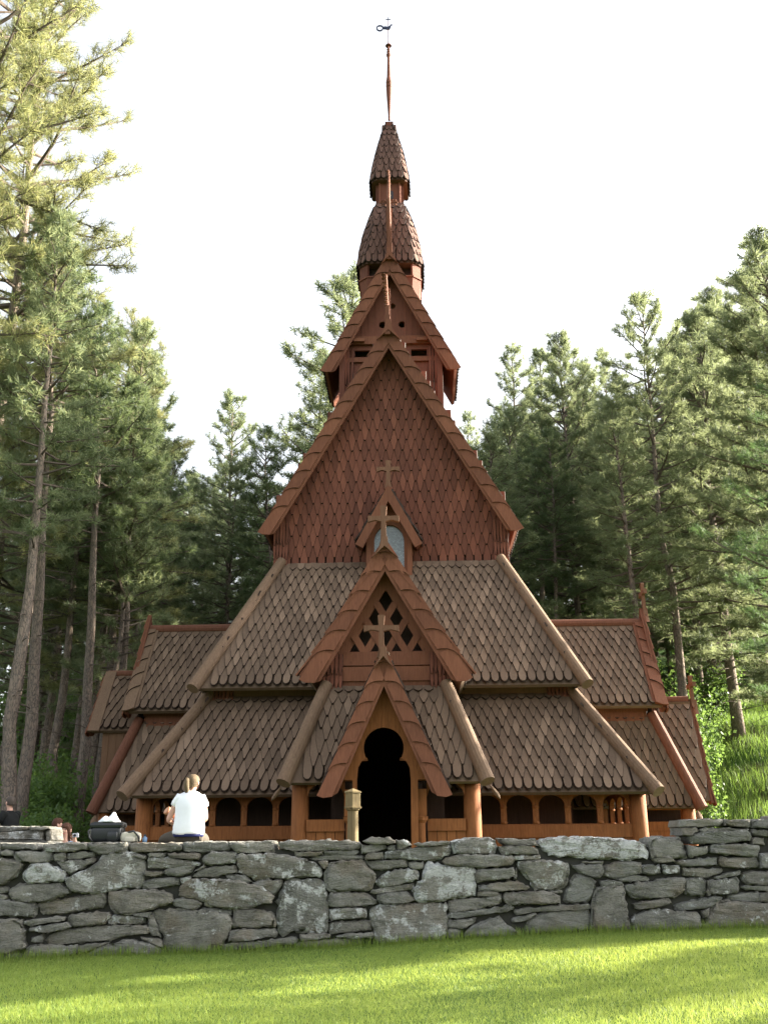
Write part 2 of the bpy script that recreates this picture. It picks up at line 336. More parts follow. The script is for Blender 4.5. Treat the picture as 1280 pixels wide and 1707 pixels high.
B = """-18,165 150,160 265,170 340,195 390,215 408,240 405,275 270,278 80,292 50,282 -10,235 l|55,305 110,292 210,290 200,330 170,365 150,355|-40,262 30,280 50,305 -30,298|235,292 400,290 432,340 435,550 380,560 260,545 195,570 180,480 178,420 200,350 l
190,100 280,92 450,95 590,98 598,135 470,145 290,150 195,135|265,152 415,148 415,165 350,175 270,172|412,148 585,140 585,165 500,172 415,165|340,180 400,168 620,170 615,190 450,192 360,192|385,200 440,196 425,235 405,232
440,205 600,192 640,235 675,260 680,280 640,345 440,345 415,290 420,240|440,355 620,352 680,390 665,418 540,425 438,420|440,440 520,430 625,432 632,470 620,483 450,490 l|440,505 600,490 655,495 655,540 560,550 445,558
475,570 560,552 660,553 665,580 480,578|285,600 400,588 600,580 620,600 600,620 285,625|290,560 400,555 450,562 450,580 300,592|640,440 680,415 850,410 1025,405 1030,450 1020,580 860,595 680,600 660,540 l
680,365 720,352 830,348 875,395 830,408 690,410|645,345 760,318 870,310 850,340 650,360|668,300 720,255 800,235 885,245 885,290 740,325 690,328 l|910,240 920,205 1170,232 1170,370 1030,390 890,402 848,345 900,290 L
620,195 830,193 830,225 700,240 645,240|838,205 910,198 910,235 840,235|715,155 800,138 1040,112 1045,165 980,195 870,190 715,185 l|605,100 640,80 740,78 775,95 765,112 650,112|600,118 720,112 730,135 650,158 600,160
620,165 710,150 710,188 620,192|735,122 775,120 775,145 735,145|775,90 830,95 855,120 800,135 778,130|1050,100 1110,85 1220,78 1275,88 1275,160 1100,165 1055,160 l|860,110 1040,95 1040,112 900,125
1010,180 1100,165 1280,168 1360,170 1360,212 1280,225 1170,232 1015,215|1175,240 1360,228 1365,275 1200,300 1175,305|1180,320 1280,310 1300,345 1185,345|1036,395 1250,370 1290,390 1290,410 1130,445 1040,455
1030,460 1280,425 1358,420 1358,440 1110,480 1035,485|1028,490 1175,480 1160,510 1100,530 1030,530|1030,535 1100,535 1100,575 1028,580|1110,570 1150,520 1290,468 1330,515 1390,560 1380,575|-40,440 60,438 150,450 180,480 180,525 60,530 -40,530
-45,545 20,535 185,535 185,570 0,600 -55,600|-40,608 280,575 285,605 0,632|1178,350 1285,350 1285,368 1180,375|435,498 470,490 440,500"""
C = """80,190 240,190 270,225 100,228|85,155 250,160 260,190 120,185|148,232 270,230 265,248 160,250 l|262,170 330,155 560,152 690,165 745,195 750,235 650,250 500,245 300,225 L|20,362 150,340 220,365 215,385 60,392
165,258 300,252 395,265 405,300 390,360 365,385 245,385 225,345 180,310 l|105,398 300,390 360,410 360,445 130,450 105,435|295,388 370,388 365,402 300,400|370,420 430,312 515,340 520,360 480,445 375,440|405,275 545,270 545,325 510,330 430,300
455,258 555,255 550,270 460,270|550,275 640,255 720,262 720,310 690,315 600,335 550,325|720,275 800,275 800,310 720,315 l|600,335 690,315 755,335 750,345 610,345|530,345 630,340 645,365 540,370
500,400 535,372 640,365 650,430 670,562 505,565 498,480|648,365 760,345 915,328 918,375 880,415 700,428 655,400|680,445 840,418 860,440 760,468 690,470|680,500 780,470 970,485 990,520 985,560 680,562
865,470 880,445 1060,412 1085,420 1040,460 960,470 880,478|985,480 1025,465 1020,500 1000,510|1000,555 1040,440 1060,430 1300,445 1300,558|1105,410 1240,390 1262,415 1240,440 1110,435|915,335 985,325 1008,350 1005,410 915,410
1010,345 1150,330 1155,395 1090,405 1015,405|1045,325 1160,295 1165,315 1130,325 1050,338|1160,320 1200,305 1300,300 1300,360 1190,362|1160,365 1300,365 1300,390 1175,385|900,285 1085,290 1080,310 1010,330 905,320
808,275 890,272 895,310 815,312 L|862,260 930,248 1060,240 1060,275 900,282|1068,240 1240,240 1240,285 1100,282 1068,270|755,155 900,152 920,245 760,238|760,240 865,245 860,262 780,262|922,185 1015,195 1015,225 930,240
1025,185 1050,180 1248,185 1240,240 1025,220|935,135 1000,125 1195,118 1205,165 1100,180 940,180|980,110 1200,112 1195,122 985,125|895,75 1085,68 1085,98 890,105|1088,72 1205,70 1208,105 1090,100|1210,75 1300,72 1300,110 1210,108
900,108 970,108 975,125 930,145 895,140|1210,115 1300,120 1300,150 1215,145|1210,155 1265,155 1270,185 1210,180|1250,225 1300,215 1300,290 1245,285|150,472 300,455 490,450 490,470 300,480 155,492|140,515 250,487 258,492 200,525 145,530
205,520 300,480 490,475 493,560 205,580|1240,400 1300,395 1300,440 1245,435|100,400 100,440 20,462 20,415|165,285 165,340 150,338 160,285|500,445 500,560 493,560 492,450"""
def stones(txt, ox, oy, sc):
    out = []
    for tok in txt.replace('\n', '|').split('|'):
        w = tok.split(); li = 0.0
        if w[-1] in ('l', 'L'): li = {'l': .55, 'L': 1.0}[w[-1]]; w = w[:-1]
        out.append(([(ox + float(p.split(',')[0]) / sc, oy + float(p.split(',')[1]) / sc) for p in w], li))
    return out
def stone_geo(mb, lic, pts, li, rng, y0, depth=.32, fill=1.0):
    """pts: (x, z) outline; a rounded, chipped stone standing with its face at y0."""
    P = np.array(pts, float); c = P.mean(0)
    area = .5 * np.sum(P[:, 0] * np.roll(P[:, 1], -1) - P[:, 1] * np.roll(P[:, 0], -1))
    if area < 0: P = P[::-1]
    size = math.sqrt(abs(area)); out = []
    for i in range(len(P)):
        a, b = P[i], P[(i + 1) % len(P)]; L = np.linalg.norm(b - a); k = max(2, int(L / .045))
        nrm = np.array([(b - a)[1], -(b - a)[0]]) / (L + 1e-6)
        for j in range(k):
            t = j / k; q = a + (b - a) * t
            out.append(q + nrm * rng.normal(0, .0085) + rng.normal(0, .003, 2) - (0 if j else 1) * (q - c) * .05)
    Q = np.array(out); n = len(Q); base = rng.uniform(-.03, .035); tx, tz = rng.normal(0, .05, 2)
    ph = rng.uniform(0, 6, 4)
    rings = []; ft = np.fft.fft(Q[:, 0] + 1j * Q[:, 1]); fr = np.abs(np.fft.fftfreq(n) * n); sm = lambda c_: (lambda z: np.stack([z.real, z.imag], 1))(np.fft.ifft(ft * (fr <= c_)))
    Q0, Q1, Q2 = Q, sm(5), sm(2)
    for ins, dep in ((.0, depth), (.0, .05), (.012, .018), (.04, .002), (.10, -.004), (.22, -.01), (.45, -.014), (.75, -.016)):
        Q = Q0 if ins < .03 else (Q0 + Q1) / 2 if ins < .06 else Q1 if ins < .2 else Q2
        d = Q - c; L = np.linalg.norm(d, axis=1, keepdims=True)
        R = c + d * np.maximum(0.02, 1 - (ins * min(1, size * 2.5) / np.maximum(L, .02)) if ins < .06 else 1 - ins)
        y = np.full(n, y0 + base + dep)
        if dep < depth:
            y = y + (R[:, 0] - c[0]) * tx + (R[:, 1] - c[1]) * tz + rng.normal(0, .006 if ins < .3 else .002, n) \
                + .009 * np.sin(R[:, 0] * 11 + ph[0]) * np.sin(R[:, 1] * 23 + ph[1]) + .006 * np.sin(R[:, 1] * 60 + ph[2] + R[:, 0] * 6)
        rings.append([(R[k, 0], y[k], R[k, 1]) for k in range(n)])
    mb.sm = getattr(mb, 'sm', []) + [0] * (3 * n) + [1] * (4 * n) + [0, 1]
    n0 = len(mb.v); mb.loft([[Vector(p) for p in r] for r in rings])
    lic.extend([li if li else (.18 if rng.random() < .25 else 0.0)] * (len(mb.v) - n0))
WALL = thing('stone_wall', 'long dry stone wall of grey lichened gneiss along the edge of the lawn', 'stone wall', (0, YW, -1.4)); WALL['kind'] = 'thing'
rng = np.random.default_rng(11)
mb = MB(); lic = []
allst = stones(A, 0, 1370, 2.977) + stones(B, 400, 1370, 2.977) + stones(C, 800, 1340, 2.667)
for pts, li in allst:
    ys = [p[1] for p in pts]; top = min(ys) < 1412
    w = [at(px, py, YW) for px, py in pts]
    cx = sum(p.x for p in w) / len(w); cz = sum(p.z for p in w) / len(w)
    stone_geo(mb, lic, [(cx + (p.x - cx) * 1.035, cz + (p.z - cz) * 1.06) for p in w], li, rng, YW, .62 if top else .34)
# the wall runs on past both edges of the picture
for x0, x1, zb, zt in ((-13, -5.33, -1.85, -.02), (5.33, 13, -1.2, .28)):
    z = zb
    while z < zt - .04:
        h = min(rng.uniform(.10, .3), zt - z); x = x0
        if zt - z - h < .08: h = zt - z
        while x < x1:
            w = min(rng.uniform(.3, .95), x1 - x)
            if x1 - x - w < .15: w = x1 - x
            j = lambda s: rng.normal(0, s)
            stone_geo(mb, lic, [(x + .01, z + j(.012)), (x + w * .5, z + j(.012)), (x + w - .01, z + j(.012)), (x + w - .01 + j(.02), z + h * .5), (x + w - .01, z + h - .01 + j(.01)), (x + w * .5, z + h + j(.012)), (x + .01, z + h - .01)], 0, rng, YW)
            x += w
        z += h
def stone_mesh(name, mb, lic):
    me = mb.mesh(name, M['stone']); a = me.attributes.new('lichen', 'FLOAT', 'POINT')
    a.data.foreach_set('value', lic)
    if len(mb.sm) == len(me.polygons): me.polygons.foreach_set('use_smooth', [bool(q) for q in mb.sm])
    return me
o = link('stonework', stone_mesh('stonework', mb, lic), WALL); o.location = (0, -YW, 1.4)
mb = MB(); mb.box((-13, YW + .10, -2.2), (5.0, YW + .58, -.13)); mb.box((5.0, YW + .10, -2.2), (13, YW + .58, .17))
o = mb.build('rubble_core', M['rubble'], WALL); o.location = (0, -YW, 1.4)
# the lower end of a second wall, behind the first at the left
W2 = thing('stone_wall', 'low broken end of dry stone wall behind the long wall, beside the man in black', 'stone wall', (-5.2, 16.2, -.65)); W2['kind'] = 'thing'
mb = MB(); lic = []; Y2 = 15.7
A2 = """-60,22 145,25 140,45 -60,52|145,22 255,28 258,40 230,42 150,45|-60,60 100,45 215,42 220,88 100,92 -60,86 l|220,45 255,40 258,95 225,95|-60,85 100,92 210,90 240,110 -60,112|100,104 262,98 268,140 100,140|-60,108 100,108 100,140 -60,140"""
for pts, li in stones(A2, 0, 1370, 2.977):
    stone_geo(mb, lic, [(at(px, py, Y2).x, at(px, py, Y2).z) for px, py in pts], li, rng, Y2, .55)
# lower courses down to the ground, hidden from the lawn
p = at(88, 1412, Y2)
for k in range(3):
    for q in range(5):
        x = p.x - .55 * (q + 1); z = p.z - .19 * (k + 1)
        stone_geo(mb, lic, [(x + .01, z), (x + .54, z + .01), (x + .53, z + .18), (x + .28, z + .19), (x + .02, z + .18)], 0, rng, Y2, .5)
o = link('stonework', stone_mesh('stonework', mb, lic), W2); o.location = (5.2, -16.2, .65)
# ------------------------------------------------------------------ the stave church
YAW = math.radians(1.9); BASE = -.75; Y0C = 22.0
CH = thing('stave_church', 'tall brown wooden stave church with stacked steep shingled roofs and a slender spire', 'church', (.0 + math.tan(YAW) * 2, Y0C, BASE), -YAW)
UP = Matrix.Translation((0, 0, -BASE))
def part(mb, name, mat, parent=CH, M_=None, smooth=False, label=None):
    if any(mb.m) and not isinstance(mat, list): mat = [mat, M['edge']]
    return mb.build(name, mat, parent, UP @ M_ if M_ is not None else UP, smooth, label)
def zc(py, v, px=645): return ray(px, py)[1] * (Y0C + v)
def uc(dpx, py, v): return dpx / FPX / (CP - (853.5 - py) / FPX * SP) * (Y0C + v)
crng = np.random.default_rng(3)
POINTED = [(-.49, 1), (-.49, .40), (-.455, .335), (-.17, .035), (-.11, 0), (.11, 0), (.17, .035), (.455, .335), (.49, .40), (.49, 1)]
ROUND = [(-.485, 1), (-.485, .20), (-.40, .09), (-.2, .015), (0, 0), (.2, .015), (.40, .09), (.485, .20), (.485, 1)]
def one_shingle(mb, O, U, S, N, shape, w, L, lift, th=.044):
    r = crng
    a = r.normal(0, .012); U2 = U * math.cos(a) + S * math.sin(a); S2 = S * math.cos(a) - U * math.sin(a)
    lift = lift * r.uniform(.92, 1.12); n = len(shape); vs = []
    ch = .072 * r.uniform(.9, 1.15)                                      # worn, rounded edge, wide enough to show the painted gap shadow
    for x, y in shape: vs.append(O + U2 * ((x - math.copysign(ch, x)) * w) + S2 * (max(y, .03) * L) + N * (.006 + (1 - y) * lift))
    vs += [O + U2 * (x * w) + S2 * (y * L) + N * (.006 + (1 - y) * lift - th) for x, y in shape]
    mb.add(vs, [tuple(range(n))]); m0 = len(mb.v) - 2 * n
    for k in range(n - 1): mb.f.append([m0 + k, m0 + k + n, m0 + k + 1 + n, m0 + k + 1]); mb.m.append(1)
def shingle_field(mb, O, U, S, N, T, left, right, w=.205, e=.288, over=2.95, lift=.075, first_round=True):
    O, U, S, N = map(Vector, (O, U, S, N)); rows = int(T / e) + 1
    for r in range(rows):
        t = r * e; tc = min(t + e * .9, T)
        a, b = left(tc), right(tc); off = (r % 2) * .5
        k0 = int(math.ceil(a / w - off)); k1 = int(math.floor(b / w - off))
        L = min(e * over, T - t + .05)
        if L < e * .4: continue
        for k in range(k0, k1 + 1):
            o = O + U * ((k + off) * w + crng.normal(0, .003)) + S * (t + crng.normal(0, .006))
            one_shingle(mb, o, U, S, N, ROUND if (r == 0 and first_round) else POINTED, w * crng.uniform(.95, 1.0), L, lift)
def slope_panel(mb, a0, a1, b0, b1, th=.09, m=.06, **k):
    """roof slope with eave a0->a1 and top edge b0->b1 (a deck under rows of shingles); outside is to the right of a0->a1 x upslope."""
    a0, a1, b0, b1 = map(Vector, (a0, a1, b0, b1)); U = (a1 - a0).normalized(); Wd = (a1 - a0).length
    up = (b0 - a0); S = (up - U * up.dot(U)); T = S.length; S.normalize(); N = U.cross(S).normalized()
    l0 = (b0 - a0).dot(U); r0 = (b1 - a0).dot(U)
    q = [a0, a1, b1, b0]; d = N * -.02; mb.add([p + d for p in q] + [p + d - N * th for p in q], [(0,1,2,3),(7,6,5,4),(0,4,5,1),(1,5,6,2),(2,6,7,3),(3,7,4,0)])
    shingle_field(mb, a0, U, S, N, T, lambda t: l0 * t / T + m, lambda t: Wd + (r0 - Wd) * t / T - m, **k)
def hip_log(mb, p, q, r=.138, ext=.16):
    p, q = Vector(p), Vector(q); d = (p - q).normalized(); mb.tube([p + d * ext, p + (q - p) * .3, p + (q - p) * .7, q], [r * 1.06, r, r * .98, r * .92], 14)
def skirt(eu, ev0, ev1, ez, tu, tv0, tv1, tz, mat, log, nm, back=True, cut=0, **k):
    mb = MB()
    if cut:                                                              # open over the porch passage
        slope_panel(mb, (-eu, ev0, ez), (-cut, ev0, ez), (-tu, tv0, tz), (-cut, tv0, tz), **k); slope_panel(mb, (cut, ev0, ez), (eu, ev0, ez), (cut, tv0, tz), (tu, tv0, tz), **k)
    else: slope_panel(mb, (-eu, ev0, ez), (eu, ev0, ez), (-tu, tv0, tz), (tu, tv0, tz), **k)
    slope_panel(mb, (eu, ev0, ez), (eu, ev1, ez), (tu, tv0, tz), (tu, tv1, tz), **k)
    slope_panel(mb, (-eu, ev1, ez), (-eu, ev0, ez), (-tu, tv1, tz), (-tu, tv0, tz), **k)
    if back:
        n0 = MB(); q = [Vector(p) for p in ((eu, ev1, ez), (-eu, ev1, ez), (-tu, tv1, tz), (tu, tv1, tz))]; mb.add(q, [(0, 1, 2, 3)])
    ro = part(mb, nm, M[mat])
    for s in (-1, 1):
        h = MB(); hip_log(h, (s * eu, ev0, ez + .09), (s * tu, tv0, tz + .10)); part(h, 'hip_log', M[log], ro, smooth=False)
        h = MB(); hip_log(h, (s * eu, ev1, ez + .09), (s * tu, tv1, tz + .10)); part(h, 'hip_log', M[log], ro)
    return ro
VC = 6.2                                                # middle of the church from the front gallery wall
EZ1, TZ1 = zc(1322, -.6), zc(1160, 1.1)
EU1, TU1 = uc(440, 1322, -.6), uc(300, 1160, 1.1)
skirt(EU1, -.6, 2*VC + .6, EZ1, TU1, 1.1, 2*VC - 1.1, TZ1, 'roof', 'log', 'gallery_roof', cut=.85, m=.17)
EZ2, TZ2 = zc(1143, .5), zc(939, 3.0)
EU2, TU2 = uc(324, 1143, .5), uc(182, 939, 3.0)
skirt(EU2, .5, 2*VC - .5, EZ2, TU2, 3.0, 2*VC - 3.0, TZ2, 'roof', 'log', 'aisle_roof', m=.17)
# walls inside the roofs
w = MB(); U1 = TU1 - .1
w.box((-.72, 1.2, 2.45), (.72, 1.32, TZ1 - .35)); w.box((-U1 + .3, 6.0, BASE), (U1 - .3, 6.1, 3))
for a, b in (((-U1, 1.2), (-.72, 1.32)), ((.72, 1.2), (U1, 1.32)), ((-U1, 2*VC-1.32), (U1, 2*VC-1.2)), ((-U1, 1.32), (-U1+.12, 2*VC-1.32)), ((U1-.12, 1.32), (U1, 2*VC-1.32))):
    w.box((a[0], a[1], BASE), (b[0], b[1], TZ1 - .35))
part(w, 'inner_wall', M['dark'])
w = MB(); w.box((-U1 - .06, 1.14, TZ1 - .28), (U1 + .06, 1.30, TZ1 + .42)); 
w.box((-U1 - .06, 1.06, TZ1 + .015), (U1 + .06, 1.138, TZ1 + .16))
for s in (-1, 1): w.box((s * (U1 - .02) - .1, 1.302, TZ1 - .28), (s * (U1 - .02) + .1, 2*VC - 1.2, TZ1 + .42))
part(w, 'upper_wall_band', M['brown'])
def corner_tassel(mb, x, y, z0, z1, n=5, w=.075, axis=(1, 0, 0), out=(0, -1, 0), span=.45):
    A_, O_ = Vector(axis), Vector(out)
    for k in range(n):
        for r in range(3):
            zz = z0 + (z1 - z0) * (r * .27) + crng.uniform(-.04, .04)
            one_shingle(mb, Vector((x, y, zz)) + A_ * ((k - (n-1)/2) * span / n) + O_ * .01, A_, Vector((0, 0, 1)), O_, POINTED, span / n * .98, (z1 - z0) * .44, .05, .028)
for s in (-1, 1):
    ct = MB(); corner_tassel(ct, s * (U1 - .18), 1.05, TZ1 - .22, TZ1 + .45, 6, span=.52); part(ct, 'corner_shingles', M['gable'])
    ct = MB(); corner_tassel(ct, s * (U1 + .07), 1.3, TZ1 - .22, TZ1 + .45, 6, span=.52, axis=(0, s, 0), out=(s, 0, 0)); part(ct, 'corner_shingles', M['gable'])

# --- main gable and nave roof
VG = 2.7; AP = zc(541, VG); FZ = zc(877, VG); FU = uc(214, 884, VG); VB = 2*VC - VG
WU = uc(194, 930, 3.2); sl = (AP - FZ) / FU
mb = MB(); wz0 = zc(948, 3.2)
O = Vector((0, 3.2, wz0)); T = AP - wz0 - .25
edge = lambda t: max(0.02, min(WU, (AP - .12 - (wz0 + t)) / sl))
shingle_field(mb, O, (1, 0, 0), (0, 0, 1), (0, -1, 0), T, lambda t: -edge(t), lambda t: edge(t), w=.228, e=.30, over=2.95, lift=.055)
gz = FZ + (FU - WU) * sl - .12
mb.add([(-WU, 3.24, wz0 - .3), (WU, 3.24, wz0 - .3), (WU, 3.24, gz), (0, 3.24, AP - .15), (-WU, 3.24, gz)], [(0, 1, 2, 3, 4)])
gw = part(mb, 'gable_wall', M['gable'])
for s in (-1, 1):
    mb = MB(); U_ = Vector((0, s, 0)); O = Vector((s * WU, VC, wz0))
    shingle_field(mb, O, U_, (0, 0, 1), (s, 0, 0), gz - wz0, lambda t: -(VC - 3.3), lambda t: VC - 3.3, w=.228, e=.30, over=2.95, lift=.055)
    mb.add([(s * (WU - .03), 3.2, wz0 - .3), (s * (WU - .03), VB - .5, wz0 - .3), (s * (WU - .03), VB - .5, gz), (s * (WU - .03), 3.2, gz)], [(0, 1, 2, 3)])
    part(mb, 'nave_side_wall', M['gable'])
for s in (-1, 1):
    ct = MB(); corner_tassel(ct, s * (WU - .16), 3.12, wz0 - .12, gz - .1, 5, span=.40); part(ct, 'corner_shingles', M['gable'], gw)
    ct = MB(); ct.box((s * (WU + .02) - .09, 2.95, gz - .28), (s * (WU + .02) + .09, 3.1, gz + .1)); part(ct, 'plate_end', M['barge'], gw)
def gable_roof(v0, v1, u, ez, az, name, mat, parent=CH, M_=None, ridge='rlog', th=.10, **k):
    mb = MB()
    slope_panel(mb, (u, v0, ez), (u, v1, ez), (0, v0, az), (0, v1, az), th, **k)
    slope_panel(mb, (-u, v1, ez), (-u, v0, ez), (0, v1, az), (0, v0, az), th, **k)
    ro = part(mb, name, M[mat], parent, M_)
    return ro
def barge_geo(mb, s, v, u, ez, az, width, seg, th=.07, to3=None, L=None, dz=None):
    """board of scalloped overlapping plates along one rake; s = -1 / +1 side."""
    if to3 is None:
        F, Ap = Vector((s * u, v, ez)), Vector((0, v, az)); d = (Ap - F); L = d.length; d.normalize()
        nin = Vector((0, -1, 0)).cross(d) * s
        if nin.z > 0: nin = -nin
        def to3(a, b, dep): return F + d * a + nin * b + Vector((0, dep, 0))
        dz = width * abs(nin.x) / abs(d.x)                                # where the lower edge meets u = 0
    mb.plate([(-.05, .0), (L, .0), (L - dz, width), (.10, width), (.02, width * .8)], [], to3, th)
    n = max(3, int(round(L / seg))); seg = L / n; wp = width * .80
    for k in range(n):
        s0 = k * seg - .05; top = min(L, s0 + seg * 1.5); low = []
        for i in range(10):
            t = i / 9; low.append((s0 + seg * .52 * math.sqrt(max(0, 1 - (1 - t) ** 2)) + .30 * wp * t, -.03 + (wp + .03) * t))
        if k == 0: low = [(-.10, -.03), (-.09, wp * .4), (.0, wp)]
        hi = [(max(low[-1][0] + .04, min(top, L - dz * .8)), wp), (min(top, L), -.01)]
        poly = low + hi; m = len(poly)
        pr = lambda a: .06 - .048 * max(0, min(1, (a - s0) / (seg * 1.5)))
        vs = [to3(a, b, -pr(a)) for a, b in poly] + [to3(a, b, -pr(a) + .034) for a, b in poly]
        mb.add(vs, [tuple(range(m))]); m0 = len(mb.v) - 2 * m
        for i in range(m): mb.f.append([m0 + i, m0 + i + m, m0 + (i + 1) % m + m, m0 + (i + 1) % m]); mb.m.append(1 if i < len(low) - 1 and k else 0)  # scallop ends take the dark edge material as painted seam shadow
def flare(mb, v, az, wd, up, down, sl, th=.09):
    """the two rakes sweeping up into the foot of a finial; sl = slope of the roof."""
    o = []
    for i in range(9):
        t = i / 8; o.append((.5 * wd + (down / sl - .5 * wd + .015) * (1 - t) ** 2.3, az - down + (up + down) * t))
    mb.plate([(-x, z) for x, z in o] + [(x, z) for x, z in reversed(o)] + [(0, az - down * .42)], [], lambda a, b, d: Vector((a, v + d, b)), th)
def barges(v, u, ez, az, width, seg, parent, M_=None, mat='barge'):
    for s in (-1, 1):
        mb = MB(); barge_geo(mb, s, v, u, ez, az, width, seg); part(mb, 'bargeboard', M[mat], parent, M_)
nave = gable_roof(VG + .06, VB, FU + .02, FZ - .02, AP, 'nave_roof', 'gable', w=.228, e=.30)
barges(VG, FU + .04, FZ - .05, AP + .02, .36, .56, nave)
# dragon-head finials, carved boards standing in the plane of the ridge
def dragon_geo(mb, base, h, th, crest=True):
    prof = [(.10, 0), (.0, .18), (-.06, .36), (-.02, .55), (.05, .70), (-.02, .80), (-.22, .86), (-.34, .95), (-.30, 1.0), (-.12, .985), (.04, .95),
            (.15, .86), (.17, .72), (.13, .55), (.09, .36), (.18, .18), (.42, 0)]
    def to3(a, b, dep): return Vector(base) + Vector((-th / 2 + dep, a * h * .55, b * h))
    mb.plate([(a, b) for a, b in prof], [], to3, th)
    for k in range(9):
        z = .14 + k * .085; y = np.interp(z, [.1, .36, .55, .72, .9], [.24, .10, .14, .18, .13])
        mb.bar(Vector(base) + Vector((0, (y - .02) * h * .55, z * h)), Vector(base) + Vector((0, (y + .10) * h * .55, (z + .045) * h)), th * .5, .035 * h * .6)
zt = zc(455, VG - .1)
mb = MB(); h = zt - AP; flare(mb, VG - .14, AP, .15, .10, .50, sl)
for z0, z1, wd in ((-.35, .25, .15), (.25, .55, .11)): mb.box((-wd / 2 - .02, VG - .12, AP + z0), (wd / 2 - .02, VG + .06, AP + z1))
mb.tube([(-.03, VG - .03, AP + .5), (-.045, VG - .1, AP + 1.0), (-.06, VG - .2, AP + 1.45), (-.10, VG - .12, zt - .1), (-.10, VG - .02, zt)], [.06, .05, .045, .05, .02], 8)
for k in range(9): mb.lathe((-.05 - .006 * k, VG - .08 - .012 * k, AP + .55 + k * (h - .65) / 8), [(-.05, .02), (0, .065 if k < 7 else .09), (.05, .02)], 8)
dragon_geo(mb, (.03, VG + .15, AP), h * .72, .05)
part(mb, 'dragon_finial', M['barge'], nave)

# --- dormer window in the main gable
VD = 2.6; dz = zc(815, VD); df = zc(905, VD); du = uc(52, 905, VD); ox = -.03
MD = Matrix.Translation((ox, 0, 0))
mb = MB(); hw = uc(36, 940, VD + .1); z0, z1 = zc(965, VD + .1), zc(872, VD + .1)
gh = uc(25, 920, VD + .1); gz0, gz1 = zc(952, VD + .1), zc(902, VD + .1)
arch = [(-gh, gz0), (gh, gz0)] + [(gh * math.cos(a), gz1 + gh * 1.15 * math.sin(a)) for a in np.linspace(0, math.pi, 14)]
mb.plate([(-hw, z0), (hw, z0), (hw, z1 + .1), (.0, dz - .25), (-hw, z1 + .1)], [arch[::-1]], lambda a, b, d: Vector((a, VD + .1 + d, b)), .08)
for s in (-1, 1): mb.box((s * hw - .05, VD + .19, z0), (s * hw + .05, 3.9, z1 + .05))
for s in (-1, 1): mb.box((s * (hw - .03) - .06, VD + .04, z0), (s * (hw - .03) + .06, VD + .098, z1))
dor = part(mb, 'dormer_window', M['barge'], CH, MD)
mb = MB(); mb.plate([(a * 1.06, b) for a, b in arch], [], lambda a, b, d: Vector((a, VD + .19 + d, b)), .02); part(mb, 'window_pane', M['glass'], dor, MD)
dr = gable_roof(VD - .25, 3.9, du + .02, df, dz, 'dormer_roof', 'gable', dor, MD, w=.2, e=.2)
for s in (-1, 1):
    mb = MB(); F = Vector((s * (du + .05), VD - .28, df - .1)); Ap = Vector((0, VD - .28, dz + .02)); d = (Ap - F).normalized(); L = (Ap - F).length
    nin = Vector((-s * d.z, 0, s * d.x)); nin = nin if nin.z < 0 else -nin
    wv = .21; k_ = wv * abs(nin.x) / abs(d.x)
    mb.plate([(0, 0), (L, 0), (L - k_, wv), (0, wv)], [], lambda a, b, dep: F + d * a + nin * b + Vector((0, dep, 0)), .09); part(mb, 'dormer_bargeboard', M['barge'], dor, MD)
def cross_geo(mb, c, h, arm, w, th=.09):
    """carved wooden cross with flared ends standing on a flared foot; c = centre of the foot."""
    zx = h * .70; a = w / 2; f = 1.5
    o = [(-w * .9, 0), (-a * 1.1, h * .16), (-a * .85, zx - a * 1.3), (-arm * .55, zx - a * .75), (-arm, zx - a * f), (-arm, zx + a * .9), (-arm * .5, zx + a * .75), (-a, zx + a * .9), (-a * 1.3, h * .98), (-a * .9, h)]
    o = o + [(-x, z) for x, z in reversed(o)]
    mb.plate(o, [], lambda x, z, d: Vector(c) + Vector((x, d - th / 2, z)), th)
mb = MB(); cz = zc(768, VD - .2); cross_geo(mb, (0, VD - .2, dz - .05), cz - dz + .05, uc(19, 785, VD - .2), .11); part(mb, 'cross', M['cross'], dor, MD)

# --- belfry turret on the ridge
VT = 4.8; TA, TF, TU = zc(420, VT), zc(609, VT), uc(111, 612, VT); VT1 = 2*VC - VT
bw = uc(80, 640, VT + .35); bz0 = 10.2
mb = MB(); hr = .115; tsl = (TA - TF) / TU
def disc(cx, cz, r, n=16): return [(cx + r * math.cos(a), cz - r * math.sin(a)) for a in np.linspace(0, 2 * math.pi, n, endpoint=False)]
fl = TF + (TU - bw) * tsl - .14
hz1, hz2 = zc(541, VT + .35), zc(510, VT + .35); sz0, sz1 = zc(594, VT + .35), zc(583, VT + .35)
s0, s1 = uc(34, 588, VT + .35), uc(60, 588, VT + .35)
holes = [disc(-.24, hz1, hr), disc(.36, hz1, hr), disc(.06, hz2, hr * .85)] + [[(s * s0, sz0), (s * s0, sz1), (s * s1, sz1), (s * s1, sz0)][::s] for s in (1, -1)]
mb.plate([(-bw, bz0), (bw, bz0), (bw, fl), (0, TA - .2), (-bw, fl)], holes, lambda a, b, d: Vector((a, VT + .35 + d, b)), .09)
for s in (-1, 1): mb.box((s * bw - .05, VT + .442, bz0), (s * bw + .05, VT1 - .35, fl + .05))
mb.box((-bw, VT1 - .4, bz0), (bw, VT1 - .352, fl + .1))
for k in np.arange(-bw + .12, bw, .22):                                  # raised battens of the boarding
    zt_ = TA - .35 - abs(k) * tsl; b0 = sz1 + .46
    if abs(k) > .1 and zt_ > b0 + .1 and abs(abs(k) - .30) > .12: mb.box((k - .012, VT + .337, b0), (k + .012, VT + .348, zt_))
for s in (-1, 1): mb.bar((s * (bw + .02), VT + .20, bz0 + 1), (s * (bw + .02), VT + .20, fl + .05), .16, .14, (0, 1, 0))
bel = part(mb, 'belfry', M['gable'])
